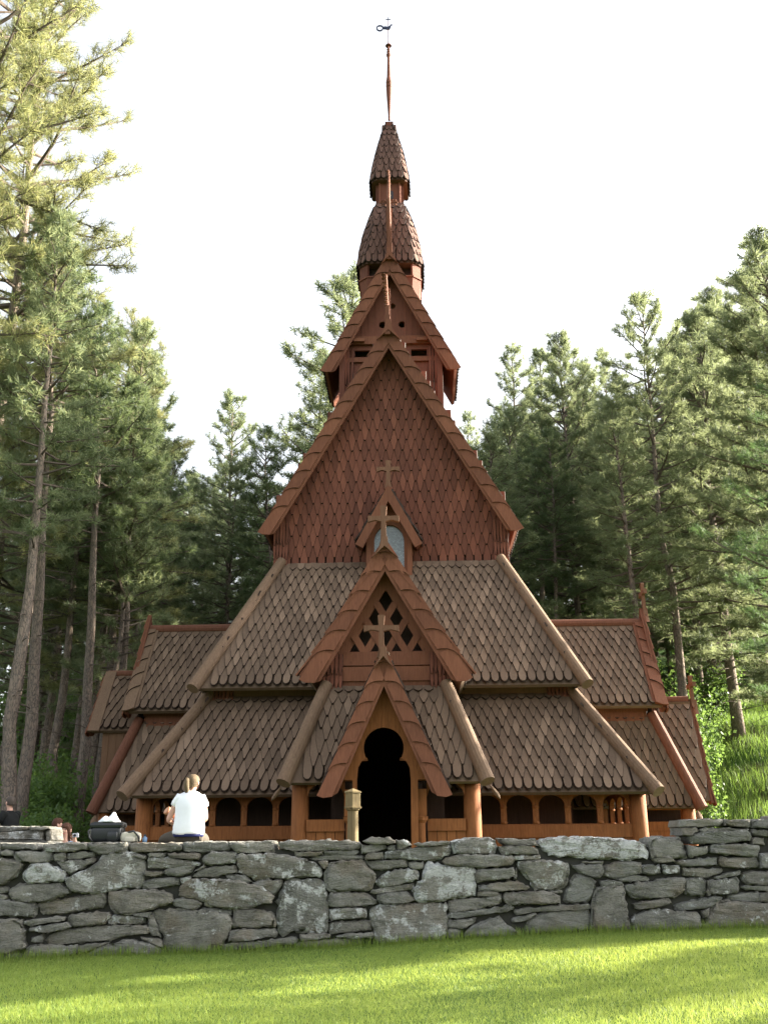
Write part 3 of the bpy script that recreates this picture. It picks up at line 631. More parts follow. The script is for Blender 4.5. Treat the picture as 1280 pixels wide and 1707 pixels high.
mb = MB(); mb.box((-bw + .06, VT + .75, bz0), (bw - .06, VT + .8, fl)); mb.add([(-bw + .06, VT + .77, fl), (bw - .06, VT + .77, fl), (0, VT + .77, TA - .4)], [(0, 1, 2)]); part(mb, 'shade_backing', M['dark'], bel)  # dark sheet added as the shade behind the belfry holes
mb = MB(); mb.box((-bw - .1, VT + .24, sz1 + .16), (bw + .1, VT + .345, sz1 + .42)); mb.box((-bw - .1, VT + .27, sz0 - .2), (bw + .1, VT + .342, sz0 - .06))
for s in (-1, 1): mb.box((s * .95 - .16, VT + .12, sz1 + .20), (s * .95 + .16, VT + .238, sz1 + .30))
part(mb, 'cross_beam', M['barge'], bel)
for s in (-1, 1):
    for a in ((s * (bw - .10), VT + .30, 5, .4, (1, 0, 0), (0, -1, 0)), (s * (bw + .06), VT + .7, 6, .6, (0, s, 0), (s, 0, 0)), (s * (bw + .06), VT1 - .7, 6, .6, (0, s, 0), (s, 0, 0))):
        ct = MB(); corner_tassel(ct, a[0], a[1], bz0 + 1.2, fl - .12, a[2], span=a[3], axis=a[4], out=a[5]); part(ct, 'corner_shingles', M['gable'], bel)
br = gable_roof(VT + .06, VT1, TU + .02, TF - .02, TA, 'belfry_roof', 'gable', CH, w=.2, e=.22)
barges(VT, TU + .04, TF - .06, TA + .02, .36, .52, br)
zt = zc(280, VT); h = zt - TA; mb = MB(); flare(mb, VT - .14, TA, .15, .1, .45, tsl)
for z0_, z1_, wd in ((-.3, .3, .17), (.3, .75, .12)): mb.box((-wd / 2, VT - .1, TA + z0_), (wd / 2, VT + .08, TA + z1_))
prev = TA + .7
mb.tube([(0, VT, prev), (-.01, VT - .12, TA + h * .4), (-.01, VT - .2, TA + h * .58), (-.005, VT - .05, TA + h * .75), (0, VT + .1, TA + h * .9), (-.02, VT + .12, zt)], [.075, .07, .06, .05, .035, .03], 8)
for k in range(10): mb.lathe((0, VT - .08 + .02 * abs(k - 5), TA + .5 + k * (h - .8) / 9), [(-.06, .02), (0, .085 - .004 * k), (.06, .02)], 8)
for s in (-1, 1):
    for k in range(6):
        a = k * math.pi / 3; c = Vector((s * .17, VT - .1, TA + h * .56)); p = c + Vector((.085 * math.cos(a), 0, .085 * math.sin(a)))
        mb.lathe(p - Vector((0, 0, .035)), [(0, .012), (.035, .036), (.07, .012)], 7)
    mb.bar((0, VT - .1, TA + h * .56), (s * .24, VT - .1, TA + h * .56), .03, .03)
    mb.bar((s * .05, VT - .06, TA + .35), (s * .09, VT - .06, TA + h * .5), .02, .05)
mb.lathe((-.02, VT + .12, zt - .1), [(0, .02), (.06, .055), (.14, .01)], 8)
dragon_geo(mb, (.0, VT + .25, TA), h * .66, .06)
part(mb, 'dragon_finial', M['barge'], br)

# --- tower over the belfry: eight-sided stages with bell-shaped roofs
def octo(r, n=8, cut=.74):
    """square with cut corners, half width r."""
    c = r * cut; return [(c, -r), (r, -c), (r, c), (c, r), (-c, r), (-r, c), (-r, -c), (-c, -r)]
def oct_shell(mb, prof, mat=0, caps=True):
    mb.loft([[Vector((x, VC + y, z)) for x, y in octo(r)] for z, r in prof], mat, caps)
def bell(mb, prof, w, e):
    """rows of shingles round the cut square along a (z, r) profile, bottom first."""
    oct_shell(mb, [(z, max(.03, r - .035)) for z, r in prof])
    L = [0]
    for i in range(1, len(prof)): L.append(L[-1] + math.hypot(prof[i][0] - prof[i-1][0], prof[i][1] - prof[i-1][1]))
    n = int(L[-1] / e)
    for r_ in range(n):
        t = r_ * L[-1] / n; z, r = np.interp(t, L, [p[0] for p in prof]), np.interp(t, L, [p[1] for p in prof])
        t2 = min(L[-1], t + e * 2.2); z2, r2 = np.interp(t2, L, [p[0] for p in prof]), np.interp(t2, L, [p[1] for p in prof])
        P0, P1 = octo(r), octo(r2)
        for k in range(8):
            a, b = Vector((*P0[k-1], 0)), Vector((*P0[k], 0)); fw = (b - a).length; m = (a + b) / 2; m1 = (Vector((*P1[k-1], 0)) + Vector((*P1[k], 0))) / 2
            U = (b - a).normalized(); S = Vector((m1.x - m.x, m1.y - m.y, z2 - z)).normalized(); N = U.cross(S); 
            if N.dot(Vector((m.x, m.y, 0))) < 0: N = -N
            cnt = max(1, int(round(fw / w + (.0 if r_ % 2 else .0)))); off = .5 if r_ % 2 else 0
            for q in range(cnt + (1 if off else 0)):
                x = (q + .5 - off) / cnt
                if off and cnt == 1: x = .5
                if x < 0.04 or x > .96: 
                    if off and (x < .04): x = .12
                    elif off: x = .88
                o_ = a + (b - a) * x; one_shingle(mb, Vector((o_.x, VC + o_.y, z)), U, S, N, ROUND if r_ == 0 else POINTED, fw / cnt, min(e * 2.6, L[-1] - t + .04), .055)
def tz(py, r): return zc(py, VC - r, 650)
mb = MB(); R1 = uc(51.5, 460, VC - .95)
ztop, zb = tz(436, R1), tz(462, R1)
oct_shell(mb, [(15.2, R1 * .86), (tz(495, R1), R1 * .93), (zb, R1 * 1.0)]); oct_shell(mb, [(zb, R1 * 1.03), (zb + .05, R1 * 1.03)])
for k in range(8):                                                       # boarded cut corners, open sides
    a, b = octo(R1)[k-1], octo(R1)[k]; c0 = Vector((0, VC, 0))
    if min(abs(a[0] - b[0]), abs(a[1] - b[1])) > .05:
        a, b = Vector((a[0], VC + a[1], 0)), Vector((b[0], VC + b[1], 0)); m = (a + b) / 2; n_ = (m - c0).normalized()
        mb.bar(m + Vector((0, 0, zb + .052)) - n_ * .05, m + Vector((0, 0, ztop + .098)) - n_ * .05, (b - a).length * .98, .08, n_)
oct_shell(mb, [(ztop + .1, R1 * .97), (ztop + .2, R1 * .97)])
tw = part(mb, 'bell_stage', M['gable'])
mb = MB(); mb.box((-R1 * .68, VC - R1 * .68, 15.4), (R1 * .68, VC + R1 * .68, ztop + .3)); part(mb, 'shade_core', M['dark'], tw)  # solid dark core added so the open sides look shaded
mb = MB(); px = lambda y, h_: (tz(y, uc(h_, y, VC - .6)), uc(h_, y, VC - .6))
bell(mb, [px(437, 54), px(408, 49.5), px(376, 41.5), px(349, 30), px(339, 23)], .2, .27); part(mb, 'bell_roof', M['tower'], tw)
mb = MB(); r2 = uc(21.5, 320, VC - .4); z20, z21 = tz(342, r2), tz(296, r2)
oct_shell(mb, [(z20, r2), (z21 + .1, r2)])
for k in range(8):
    a, b = octo(r2 * 1.02)[k-1], octo(r2 * 1.02)[k]; mb.bar((a[0], VC + a[1], z20), (a[0], VC + a[1], z21), .05, .05, (0, 1, 0))
mb.box((-.34, VC - r2 * 1.05, z20 + .02), (.34, VC - r2 * .98, z20 + .06))
lt = part(mb, 'lantern_stage', M['gable'], CH)
mb = MB(); mb.plate([(-.055, z20 + .25), (.055, z20 + .25), (.055, z20 + .5)] + [(.055 * math.cos(a), z20 + .5 + .06 * math.sin(a)) for a in np.linspace(.3, math.pi, 6)], [], lambda a, b, d: Vector((a + .06, VC - r2 - .012 + d, b)), .02); part(mb, 'arch_shade_plate', M['black'], lt)  # black plate on the wall paints the shade of an arched opening
mb = MB(); bell(mb, [px(298, 32), px(289, 31), px(258, 24), px(230, 15.5), px(209, 6)], .19, .26); sp = part(mb, 'spire_roof', M['tower'], CH)
mb = MB(); fz = tz(209, .1); k_ = lambda y: zc(y, VC, 650) - fz
mb.box((-.14, VC - .14, fz - .03), (.14, VC + .14, fz + .14))
mb.lathe((0, VC, fz), [(z_, q_ * .8) for z_, q_ in [(k_(200), .05), (k_(190), .05), (k_(172), .085), (k_(150), .125), (k_(147), .125), (k_(146.5), .09), (k_(144), .13), (k_(141), .13), (k_(140.5), .09), (k_(138), .13), (k_(134), .12), (k_(128), .085), (k_(95), .06), (k_(92), .10), (k_(90), .10), (k_(88), .05),
    (k_(86), .085), (k_(84), .05), (k_(82), .08), (k_(80), .04), (k_(76.5), .04), (k_(76), .14), (k_(75), .13), (k_(72), .03), (k_(68), .02), (k_(50), .018), (k_(29), .014)]], 10)
mast = part(mb, 'spire_mast', M['gable'], sp, smooth=False)
mb = MB(); cz = zc(46, VC, 650); m_ = uc(1, 46, VC)
ring = lambda r: [(-14.0 * m_ + r * math.cos(a), cz + r * 1.02 * math.sin(a)) for a in np.linspace(0, 2 * math.pi, 20, endpoint=False)]
mb.plate(ring(6.2 * m_), [ring(4.0 * m_)[::-1]], lambda a, b, d: Vector((a, VC - .02 + d, b)), .035)
body = [(-8.6, 2.5), (-5, 3.0), (-1, 2.2), (2, 3.4), (4, 6.5), (7, 7.2), (6.6, 5.6), (5.0, 5.0), (4.4, 0), (2.6, -2.8), (-1, -3.6), (-4.5, -2.2), (-8.6, -1.8)]
mb.plate([(a * m_, cz + b * m_) for a, b in body], [], lambda a, b, d: Vector((a, VC - .025 + d, b)), .045)
zc_ = zc(31.5, VC, 650); mb.box((-.085, VC - .012, zc_ - .012), (.085, VC + .012, zc_ + .012)); mb.box((-.012, VC - .0125, zc_ - .09), (.012, VC + .0125, zc_ + .09))
part(mb, 'weather_vane', M['iron'], sp)

# --- gallery: posts, arcades and rails
GU = uc(413, 1370, 0); AZ0, AZ1, AZS = zc(1376, 0), zc(1326, 0), zc(1345, 0)
def arcade(mb, u0, u1, centers, half, to3, th=.10):
    holes = []
    for c in centers:
        holes.append([(c - half, AZ0), (c + half, AZ0), (c + half * 1.0, AZS)] + [(c + half * math.cos(a), AZS + (AZ1 - AZS - .02) * math.sin(a)) for a in np.linspace(.25, math.pi - .25, 9)] + [(c - half, AZS)])
    mb.plate([(u0, AZ0 - .02), (u1, AZ0 - .02), (u1, AZ1 + .30), (u0, AZ1 + .30)], [h[::-1] for h in holes], to3, th)
def gallery_side(name, u0, u1, n, to3):
    mb = MB(); pitch = (u1 - u0) / n; cs = [u0 + pitch * (k + .5) for k in range(n)]; arcade(mb, u0, u1, cs, pitch * .5 - .062, to3)
    g = part(mb, name, M['orange'])
    for k in range(1, n):                                                # turned balusters between the arches
        mb = MB(); p = to3(u0 + pitch * k, 0, .05); hh = AZS - AZ0
        mb.lathe(Vector((p.x, p.y, AZ0)), [(0, .075), (.04, .075), (.07, .05), (hh * .5, .062), (hh * .8, .05), (hh * .85, .075), (hh * .93, .078), (hh, .06), (hh + .05, .05)], 10)
        part(mb, 'baluster', M['orange'], g, smooth=True)
    mb = MB()
    def slab(z0, z1, d0, d1):
        q = [to3(u, z, d) for z in (z0, z1) for u, d in ((u0, d0), (u1, d0), (u1, d1), (u0, d1))]
        mb.add(q, [(3,2,1,0),(4,5,6,7),(0,1,5,4),(1,2,6,5),(2,3,7,6),(3,0,4,7)])
    slab(AZ0 - .27, AZ0 - .021, -.04, .12); part(mb, 'gallery_rail', M['orange'], g)
    mb = MB(); nb = int((u1 - u0) / .24)
    for k in range(nb):
        a, b = u0 + (u1 - u0) * k / nb, u0 + (u1 - u0) * (k + 1) / nb
        q = [to3(u, z, d) for z in (BASE, AZ0 - .272) for u, d in ((a + .006, 0.02), (b - .006, .02), (b - .006, .07), (a + .006, .07))]
        mb.add(q, [(3,2,1,0),(4,5,6,7),(0,1,5,4),(1,2,6,5),(2,3,7,6),(3,0,4,7)])
    part(mb, 'gallery_boarding', M['orange'], g)
    return g
def front3(u, z, d): return Vector((u, d - .02, z))
PU = uc(144, 1370, -2.0)                                                 # porch column line
gallery_side('gallery_arcade', PU + .08, GU - .12, 5, front3)
gallery_side('gallery_arcade', -GU + .12, -PU - .08, 5, front3)
for s in (-1, 1):
    f = lambda v, z, d, s=s: Vector((s * (GU - d + .02), v, z))
    gallery_side('gallery_arcade', .2, 5.5 - PU - .1, 4, f); gallery_side('gallery_arcade', 5.5 + PU + .1, 2*VC - .2, 5, f)
def column(x, y, r, zt, parent=CH, M_=None):
    mb = MB(); mb.tube([(x, y, BASE), (x, y, 0), (x, y, zt)], [r * 1.04, r, r * .97], 20)
    part(mb, 'column', M['orange'], parent, M_, smooth=True)
for s in (-1, 1):
    for v in (-.02, 2*VC): column(s * GU, v, .175, EZ1 + .18)
mb = MB(); mb.box((-GU, 2*VC - .1, BASE), (GU, 2*VC, EZ1 + .2)); part(mb, 'rear_wall', M['brown'])
mb = MB(); mb.box((-GU, -.02, BASE - .3), (GU, 2*VC, BASE + .03)); mb.box((-2.1, -2.4, BASE - .3), (2.1, -.021, BASE + .03)); part(mb, 'floor_sill', M['dark'])
def spout(p, s, parent, M_=None):
    mb = MB(); prof = [(0, .02), (.05, .05), (.12, .085), (.2, .095), (.27, .075), (.32, .02)]
    rings = [[Vector(p) + Vector((s * (.18 + z * .55) + .35 * r * math.cos(a) * 1.0, -.02 + r * .8 * math.sin(a), -.04 - z * .78 + r * .25 * math.cos(a) * s)) for a in np.linspace(0, 2*math.pi, 8, endpoint=False)] for z, r in prof]
    mb.loft(rings); part(mb, 'carved_eave_end', M['log'], parent, M_)

# --- porches: one on each of three sides, the same joinery
def porch(Mx, front, vm=M['barge']):
    ev, eu, ez, tv, tu, tz_ = -2.4, uc(166, 1303, -2.4), zc(1303, -2.4), -1.42, uc(98, 1147, -1.42), zc(1147, -1.42)
    if not front: ev, ez = -2.24, ez - .36
    wz = zc(1085, -1.3); fz, fu, az = zc(1122, -1.7), uc(135, 1122, -1.7), zc(899, -1.7); sl = (az - fz) / fu; ar = az - .42
    wu = tu + .02; fl = fz + (fu - wu) * (ar - fz) / fu - .12
    mb = MB()                                                            # boarded gable wall with a triangular lattice opening
    tri0, tri1 = zc(1086, -1.3), zc(985, -1.3); tw_ = uc(61, 1086, -1.3)
    tri = [(-tw_, tri0), (tw_, tri0), (0.02, tri1), (-.02, tri1)]
    mb.plate([(-wu, tz_ - .5), (wu, tz_ - .5), (wu, fl), (0, ar - .15), (-wu, fl)], [tri[::-1]], lambda a, b, d: Vector((a, -1.3 + d, b)), .07)
    mb.box((-wu, -1.36, tri0 - .30), (wu, -1.302, tri0 - .02)); mb.box((-wu, -1.345, tri0 - .62), (wu, -1.302, tri0 - .325))
    for s in (-1, 1): mb.box((s * wu - .05, -1.229, tz_ - .6), (s * wu + .05, 1.9, fl + .04))
    wall = part(mb, 'porch_gable', M['barge'], CH, Mx)
    mb = MB()
    H = tri1 - tri0; stp = tw_ * 2 / 3.5
    for s in (-1, 1):
        d = Vector((tw_ * s, 0, H)).normalized()
        for k in range(3):
            x = -s * tw_ + s * stp * (k + .75); p = Vector((x, -1.32 + .012 * s, tri0 - .05)); 
            # length until the opposite rake
            q = (tw_ - s * x) / 2; q = max(.2, q); mb.bar(p - d * .03, p + d * (q / (abs(d.x)) + .06), .145, .03, (0, -1, 0))
    part(mb, 'lattice', M['barge'], wall, Mx)
    mb = MB(); mb.box((-wu + .06, -.9, tz_ - .4), (wu - .06, -.85, fl + .3)); mb.add([(-wu + .06, -.87, fl), (wu - .06, -.87, fl), (0, -.87, ar - .3)], [(0, 1, 2)]); part(mb, 'shade_backing', M['dark'], wall, Mx)  # dark sheet added as the shade behind the lattice
    for s in (-1, 1):
        ct = MB(); corner_tassel(ct, s * (wu - .12), -1.39, tz_ - .3, fl - .05, 5, span=.42); part(ct, 'corner_shingles', M['gable'], wall, Mx)
    ur = gable_roof(-1.64, 2.3, fu + .02, fz - .02, ar, 'porch_roof', 'roof', wall, Mx, w=.205, e=.288)
    for s in (-1, 1):
        mb = MB(); barge_geo(mb, s, -1.7, fu + .04, fz - .05, az + .02, .36, .50); part(mb, 'bargeboard', M['barge'], wall, Mx)
    mb = MB(); mb.tube([(0, -1.62, ar + .02), (0, 2.2, ar + .02)], .13, 12); part(mb, 'ridge_log', M['rlog'], wall, Mx)
    if vm is not M['log']:
     mb = MB(); ch = zc(845, -1.7) - az; flare(mb, -1.84, az, .13, .02, .42, sl); cross_geo(mb, (-.02, -1.76, az - .2), ch + .2, uc(26, 868, -1.7), .115); part(mb, 'cross', M['cross'], wall, Mx)
    for s in (-1, 1):                                                    # board lying along the edge of the roof
        mb = MB(); F, Ap = Vector((s * (fu + .03), -1.72, fz - .02)), Vector((0, -1.72, ar + .03)); d = (Ap - F).normalized(); N = Vector((s * d.z, 0, abs(d.x)))
        barge_geo(mb, s, 0, 0, 0, 0, .34, .5, .06, lambda a, b, dep: F + d * a + Vector((0, b, 0)) + N * (.07 - dep), (Ap - F).length, 0); part(mb, 'verge_board', vm, wall, Mx)
    # skirt roof round the porch
    mb = MB()
    gv = -2.8; ga, gf, gu = zc(1082, gv), zc(1316, gv), uc(104, 1316, gv)
    g0, g1 = gu * (ga - ez) / (ga - gf) - .12, gu * (ga - tz_) / (ga - gf) - .04
    slope_panel(mb, (-eu, ev, ez), (-g0, ev, ez), (-tu, tv, tz_), (-g1, tv, tz_), m=.16)
    slope_panel(mb, (g0, ev, ez), (eu, ev, ez), (g1, tv, tz_), (tu, tv, tz_), m=.16)
    slope_panel(mb, (eu, ev, ez), (eu, .9, ez), (tu, tv, tz_), (tu, 1.2, tz_), m=.16)
    slope_panel(mb, (-eu, .9, ez), (-eu, ev, ez), (-tu, 1.2, tz_), (-tu, tv, tz_), m=.16)
    sk = part(mb, 'porch_skirt_roof', M['roof'], CH, Mx)
    for s in (-1, 1):
        h = MB(); hip_log(h, (s * (eu + .01), ev - .01, ez + .08), (s * (tu + .01), tv - .01, tz_ + .09), .138, .12); part(h, 'hip_log', M['log'] if front else M['rlog'], sk, Mx)
        spout((s * (eu - .08), ev + .1, ez - .04), s, sk, Mx)
    # doorway wall with the keyhole-shaped opening
    dv = -2.47; px_ = lambda x, y: (uc(x - 645, y, dv), zc(y, dv)); cx, cz = px_(643, 1247); r = uc(33.5, 1247, dv)
    q = [px_(598, 1420), px_(598, 1300), px_(600, 1280), px_(606, 1269), px_(615, 1263)]
    q[0] = (q[0][0], BASE)
    circ = [(cx + r * math.cos(a), cz + r * math.sin(a)) for a in np.linspace(math.radians(218), math.radians(-38), 22)]
    q2 = [(2 * cx - a, b) for a, b in reversed(q)]
    ap = zc(1118, dv); dw_ = 1.05
    hz = zc(1300, dv)
    mb = MB(); mb.plate([(-.98, hz), (-.62, hz), (-.62, BASE + .001)] + [(q[0][0], BASE + .001)] + q[1:] + circ + q2[:-1] + [(q2[-1][0], BASE + .001), (.62, BASE + .001), (.62, hz), (.98, hz), (.98, ez + .2), (0.02, ap), (-.98, ez + .2)], [], lambda a, b, d: Vector((a, dv + d, b)), .08)
    dr_ = part(mb, 'porch_doorway', M['orange'], CH, Mx)
    dv = -2.15; hz = zc(1302, dv); rz, rz1 = zc(1386, dv), zc(1366, dv)
    mb = MB(); mb.box((-PU + .1, dv, hz), (-.62, dv + .08, ez + .22)); part(mb, 'header_beam', M['orange'], dr_, Mx)
    mb = MB(); mb.box((.62, dv, hz), (PU - .1, dv + .08, ez + .22)); part(mb, 'header_beam', M['orange'], dr_, Mx)
    for s in (-1, 1):
        mb = MB(); mb.lathe(Vector((s * .66, dv - .08, BASE)), [(0, .10), (-BASE + .28, .095), (-BASE + .34, .14), (-BASE + .40, .15), (-BASE + .41, .125)], 12)
        mb.box((s * .66 - .12, dv - .2, .411), (s * .66 + .12, dv + .04, ez - .14)); part(mb, 'carved_post', M['orange'], dr_, Mx)
        mb = MB(); a, b = sorted((s * .79, s * (PU - .14))); mb.box((a, dv - .03, rz), (b, dv + .1, rz1))
        nb = 4
        for k in range(nb): mb.box((a + (b - a) * k / nb + .006, dv + .02, BASE), (a + (b - a) * (k + 1) / nb - .006, dv + .06, rz - .002))
        part(mb, 'porch_rail', M['orange'], dr_, Mx)
        mb = MB(); m = (a + b) / 2; hw_ = (b - a) / 2; zs = hz + .01                       # ogee brackets over the side opening
        mb.plate([(a, hz - .30), (a + .05, hz - .16), (a + .16, hz - .06), (m, hz - .03), (b - .16, hz - .06), (b - .05, hz - .16), (b, hz - .30), (b, hz), (a, hz)], [], lambda u, z, d: Vector((u, dv + .02 + d, z - .002)), .07); part(mb, 'arched_bracket', M['orange'], dr_, Mx)
        column(s * PU, -2.02, .168, ez + .12, dr_, Mx)
        mb = MB(); mb.box((s * PU - .05, -1.85, rz), (s * PU + .05, -.25, rz1)); mb.box((s * PU - .03, -1.85, BASE), (s * PU + .03, -.25, rz - .002)); mb.box((s * PU - .05, -1.85, ez - .05), (s * PU + .05, -.25, ez + .25)); part(mb, 'side_rail', M['orange'], dr_, Mx)
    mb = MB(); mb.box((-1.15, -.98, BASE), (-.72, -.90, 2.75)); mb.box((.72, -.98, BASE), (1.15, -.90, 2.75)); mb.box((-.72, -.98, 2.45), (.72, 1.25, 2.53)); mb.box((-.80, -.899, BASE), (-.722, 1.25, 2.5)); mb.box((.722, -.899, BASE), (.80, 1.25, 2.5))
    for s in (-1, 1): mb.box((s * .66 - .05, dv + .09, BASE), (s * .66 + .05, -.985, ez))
    part(mb, 'porch_shade_lining', M['dark'], dr_, Mx)  # dark passage lining added to keep the doorway in deep shade
    # small steep gable over the doorway; on the left porch it roofs a taller boarded annex
    if vm is M['log']:
        ga, gf, gu = 4.40, 2.78, 1.12
        mb = MB(); mb.box((-.98, gv + .35, BASE), (.98, tv + .6, gf + .18)); mb.plate([(-.98, gf + .18), (.98, gf + .18), (0, ga - .2)], [], lambda a, b, d: Vector((a, gv + .35 + d, b)), .06)
        for k in np.arange(-.9, .95, .2): mb.box((k - .012, gv + .335, BASE), (k + .012, gv + .348, gf + .1))
        for k in np.arange(gv + .5, tv + .5, .2): mb.box((-.995, k - .012, BASE), (-.981, k + .012, gf + .1)); mb.box((.981, k - .012, BASE), (.995, k + .012, gf + .1))
        part(mb, 'annex_wall', M['brown'], dr_, Mx)
        for s in (-1, 1):
            mb = MB(); F, Ap = Vector((s * (gu + .02), gv + .02, gf - .02)), Vector((0, gv + .02, ga + .03)); d = (Ap - F).normalized(); N = Vector((s * d.z, 0, abs(d.x)))
            mb.plate([(-.08, 0), ((Ap - F).length, 0), ((Ap - F).length, .30), (-.08, .30)], [], lambda a, b, dep: F + d * a + Vector((0, b, 0)) + N * (.10 - dep), .07); part(mb, 'verge_board', vm, dr_, Mx)
    gr = gable_roof(gv + .06, tv - .3 if vm is not M['log'] else tv + .6, gu + .02, gf - .01, ga, 'door_gable_roof', 'roof', dr_, Mx)
    for s in (-1, 1):
        mb = MB(); barge_geo(mb, s, gv, gu + .03, gf - .03, ga + .02, .30, .40); part(mb, 'door_bargeboard', M['barge'], dr_, Mx)
    if vm is not M['log']:
     mb = MB(); ch = zc(1026, gv) - ga; flare(mb, gv - .14, ga, .12, .02, .38, (ga - gf) / gu); cross_geo(mb, (-.04, gv - .03, ga - .18), ch + .18, uc(29, 1053, gv), .105)
     part(mb, 'cross', M['cross'], dr_, Mx)
    if not front:
        mb = MB(); mb.tube([(0, gv + .08, ga + .02), (0, tv - .1 if vm is not M['log'] else tv + .6, ga + .02)], .1, 10); part(mb, 'ridge_log', M['rlog'], dr_, Mx)
porch(Matrix.Identity(4), True)
porch(Matrix.Translation((GU, 5.5, 0)) @ Matrix.Rotation(math.pi / 2, 4, 'Z'), False)
porch(Matrix.Translation((-GU, 5.5, 0)) @ Matrix.Rotation(-math.pi / 2, 4, 'Z'), False, M['log'])
# ------------------------------------------------------------------ trees
def curve_pts(p, d, L, n, up, rng, wob=.08):
    pts = [np.array(p, float)]; d = np.array(d, float)
    for k in range(n):
        d = d + np.array([rng.normal(0, wob), rng.normal(0, wob), up / n + rng.normal(0, wob * .6)]); d /= np.linalg.norm(d)
        pts.append(pts[-1] + d * L / n)
    return pts
def needles(rng, P, D, K, ln, w, spread, sz):
    n = len(P); d = np.repeat(D, K, 0); p = np.repeat(P, K, 0); s = np.repeat(sz, K)
    r = unit(rng.normal(size=(n * K, 3))); dd = unit(d * (1 - spread) + r * spread * 1.25)
    b = p + d * (rng.uniform(-.55, .25, n * K) * ln * s)[:, None]
    W = unit(np.cross(dd, unit(rng.normal(size=(n * K, 3))))) * (w * s / 2)[:, None]
    T = b + dd * (ln * s * rng.uniform(.7, 1.1, n * K))[:, None]
    return np.stack([b - W, b + W, T], 1)
def pine(name, seed, h, cb, R, nb, K, ln, nw, dens=1.0, mat='needle', tip=.6, dead=16, side=None):
    """returns (trunk mesh, crown mesh) of a ponderosa-like pine standing at the origin."""
    rng = np.random.default_rng(seed); mb = MB()
    tr = [np.array([0., 0., -.6])]; x = np.zeros(2)
    for k in range(1, 11):
        x = x + rng.normal(0, h * .004, 2); tr.append(np.array([x[0], x[1], h * .97 * k / 10]))
    r0 = h * (.0085 if name.startswith('near') else .0098)
    rad = [r0 * 1.25] + [max(.02, r0 * (1 - k / 10.4) ** .85) for k in range(1, 11)]
    mb.tube(tr, rad, 9); trunk = mb.mesh(name + '_trunk', M['bark'], None, True)
    tz = [p[2] for p in tr]; at_h = lambda z: np.array([np.interp(z, tz, [p[0] for p in tr]), np.interp(z, tz, [p[1] for p in tr]), z])
    wb = MB(); P, D, S = [], [], []
    for i in range(nb):
        t = ((i + rng.random()) / nb) ** .92; z = h * (cb + (1 - cb) * t); az = i * 2.39996 + rng.uniform(-.5, .5)
        prof = (.45 + .55 * min(1, t * 3.5)) * (1 - t) ** tip + .05
        L = R * prof * rng.uniform(.5, 1.2)
        el = math.radians(-14 + 62 * t ** 1.3 + rng.normal(0, 9))
        d = np.array([math.cos(az) * math.cos(el), math.sin(az) * math.cos(el), math.sin(el)])
        pts = curve_pts(at_h(z), d, L, 5, .35 - .2 * t, rng)
        br = max(.012, .018 * L + .01); wb.tube(pts, [br, br * .8, br * .62, br * .45, br * .3, .006], 5, caps=False)
        nt = int((3.2 + L * 4.2) * dens)
        for q in range(nt):
            s = rng.uniform(.25, 1.0) ** .8 if L > .8 else rng.uniform(.1, 1); k = min(4, int(s * 5)); f = s * 5 - k
            p = pts[k] * (1 - f) + pts[k + 1] * f; bd = unit(pts[k + 1] - pts[k])
            sd = unit(np.cross(bd, [0, 0, 1.])) * (1 if q % 2 else -1); td = unit(bd * .8 + sd * rng.uniform(.2, 1.1) + np.array([0, 0, rng.uniform(-.05, .6)]))
            tl = rng.uniform(.2, .5) * (.5 + .28 * L) * (1.15 - .5 * s)
            e = p + td * tl
            if L > .7: wb.tube([p, p + td * tl * .5 + np.array([0, 0, -.02]), e], [.010, .007, .004], 3, caps=False)
            m = 1 + int(tl / .26)
            for j in range(m):
                P.append(p + td * tl * (1 - j / (m + .35)) + rng.normal(0, .05, 3)); D.append(unit(td + np.array([0, 0, .45]) + rng.normal(0, .25, 3))); S.append(rng.uniform(.75, 1.2))
        P.append(pts[-1]); D.append(unit(pts[-1] - pts[-2] + np.array([0, 0, .3]))); S.append(1.1)
    P.append(at_h(h * .97)); D.append(np.array([0, 0, 1.])); S.append(1.1)
    for i in range(dead):                                               # bare dead branches under the crown
        z = h * cb * rng.uniform(.35, 1.05); az = rng.uniform(0, 6.28); L = R * rng.uniform(.2, .55)
        pts = curve_pts(at_h(z), [math.cos(az), math.sin(az), rng.uniform(-.25, .2)], L, 4, -.15, rng, .14)
        wb.tube(pts, [.022, .016, .012, .008, .004], 4, caps=False)
        for q in range(3):
            k = rng.integers(1, 4); e = pts[k] + rng.normal(0, .3, 3) * L * .5; wb.tube([pts[k], e], [.007, .003], 3, caps=False)
    V = needles(rng, np.array(P), np.array(D), K, ln, nw, .62, np.array(S))
    crown = wb.mesh(name + '_limbs', M['branch'])
    tri = tri_mesh(name + '_crown', V, M[mat]); tri.materials.append(M['branch'])
    # limbs and needles share one crown mesh
    bm = bmesh.new(); bm.from_mesh(tri); n0 = len(bm.faces); bm.from_mesh(crown); bm.faces.ensure_lookup_table()
    for f in bm.faces[n0:]: f.material_index = 1
    bm.to_mesh(tri); bm.free(); bpy.data.meshes.remove(crown)
    return trunk, tri
KIND = {}
def kind(nm, *a, **k): KIND[nm] = (pine(nm, *a, **k), a[1])
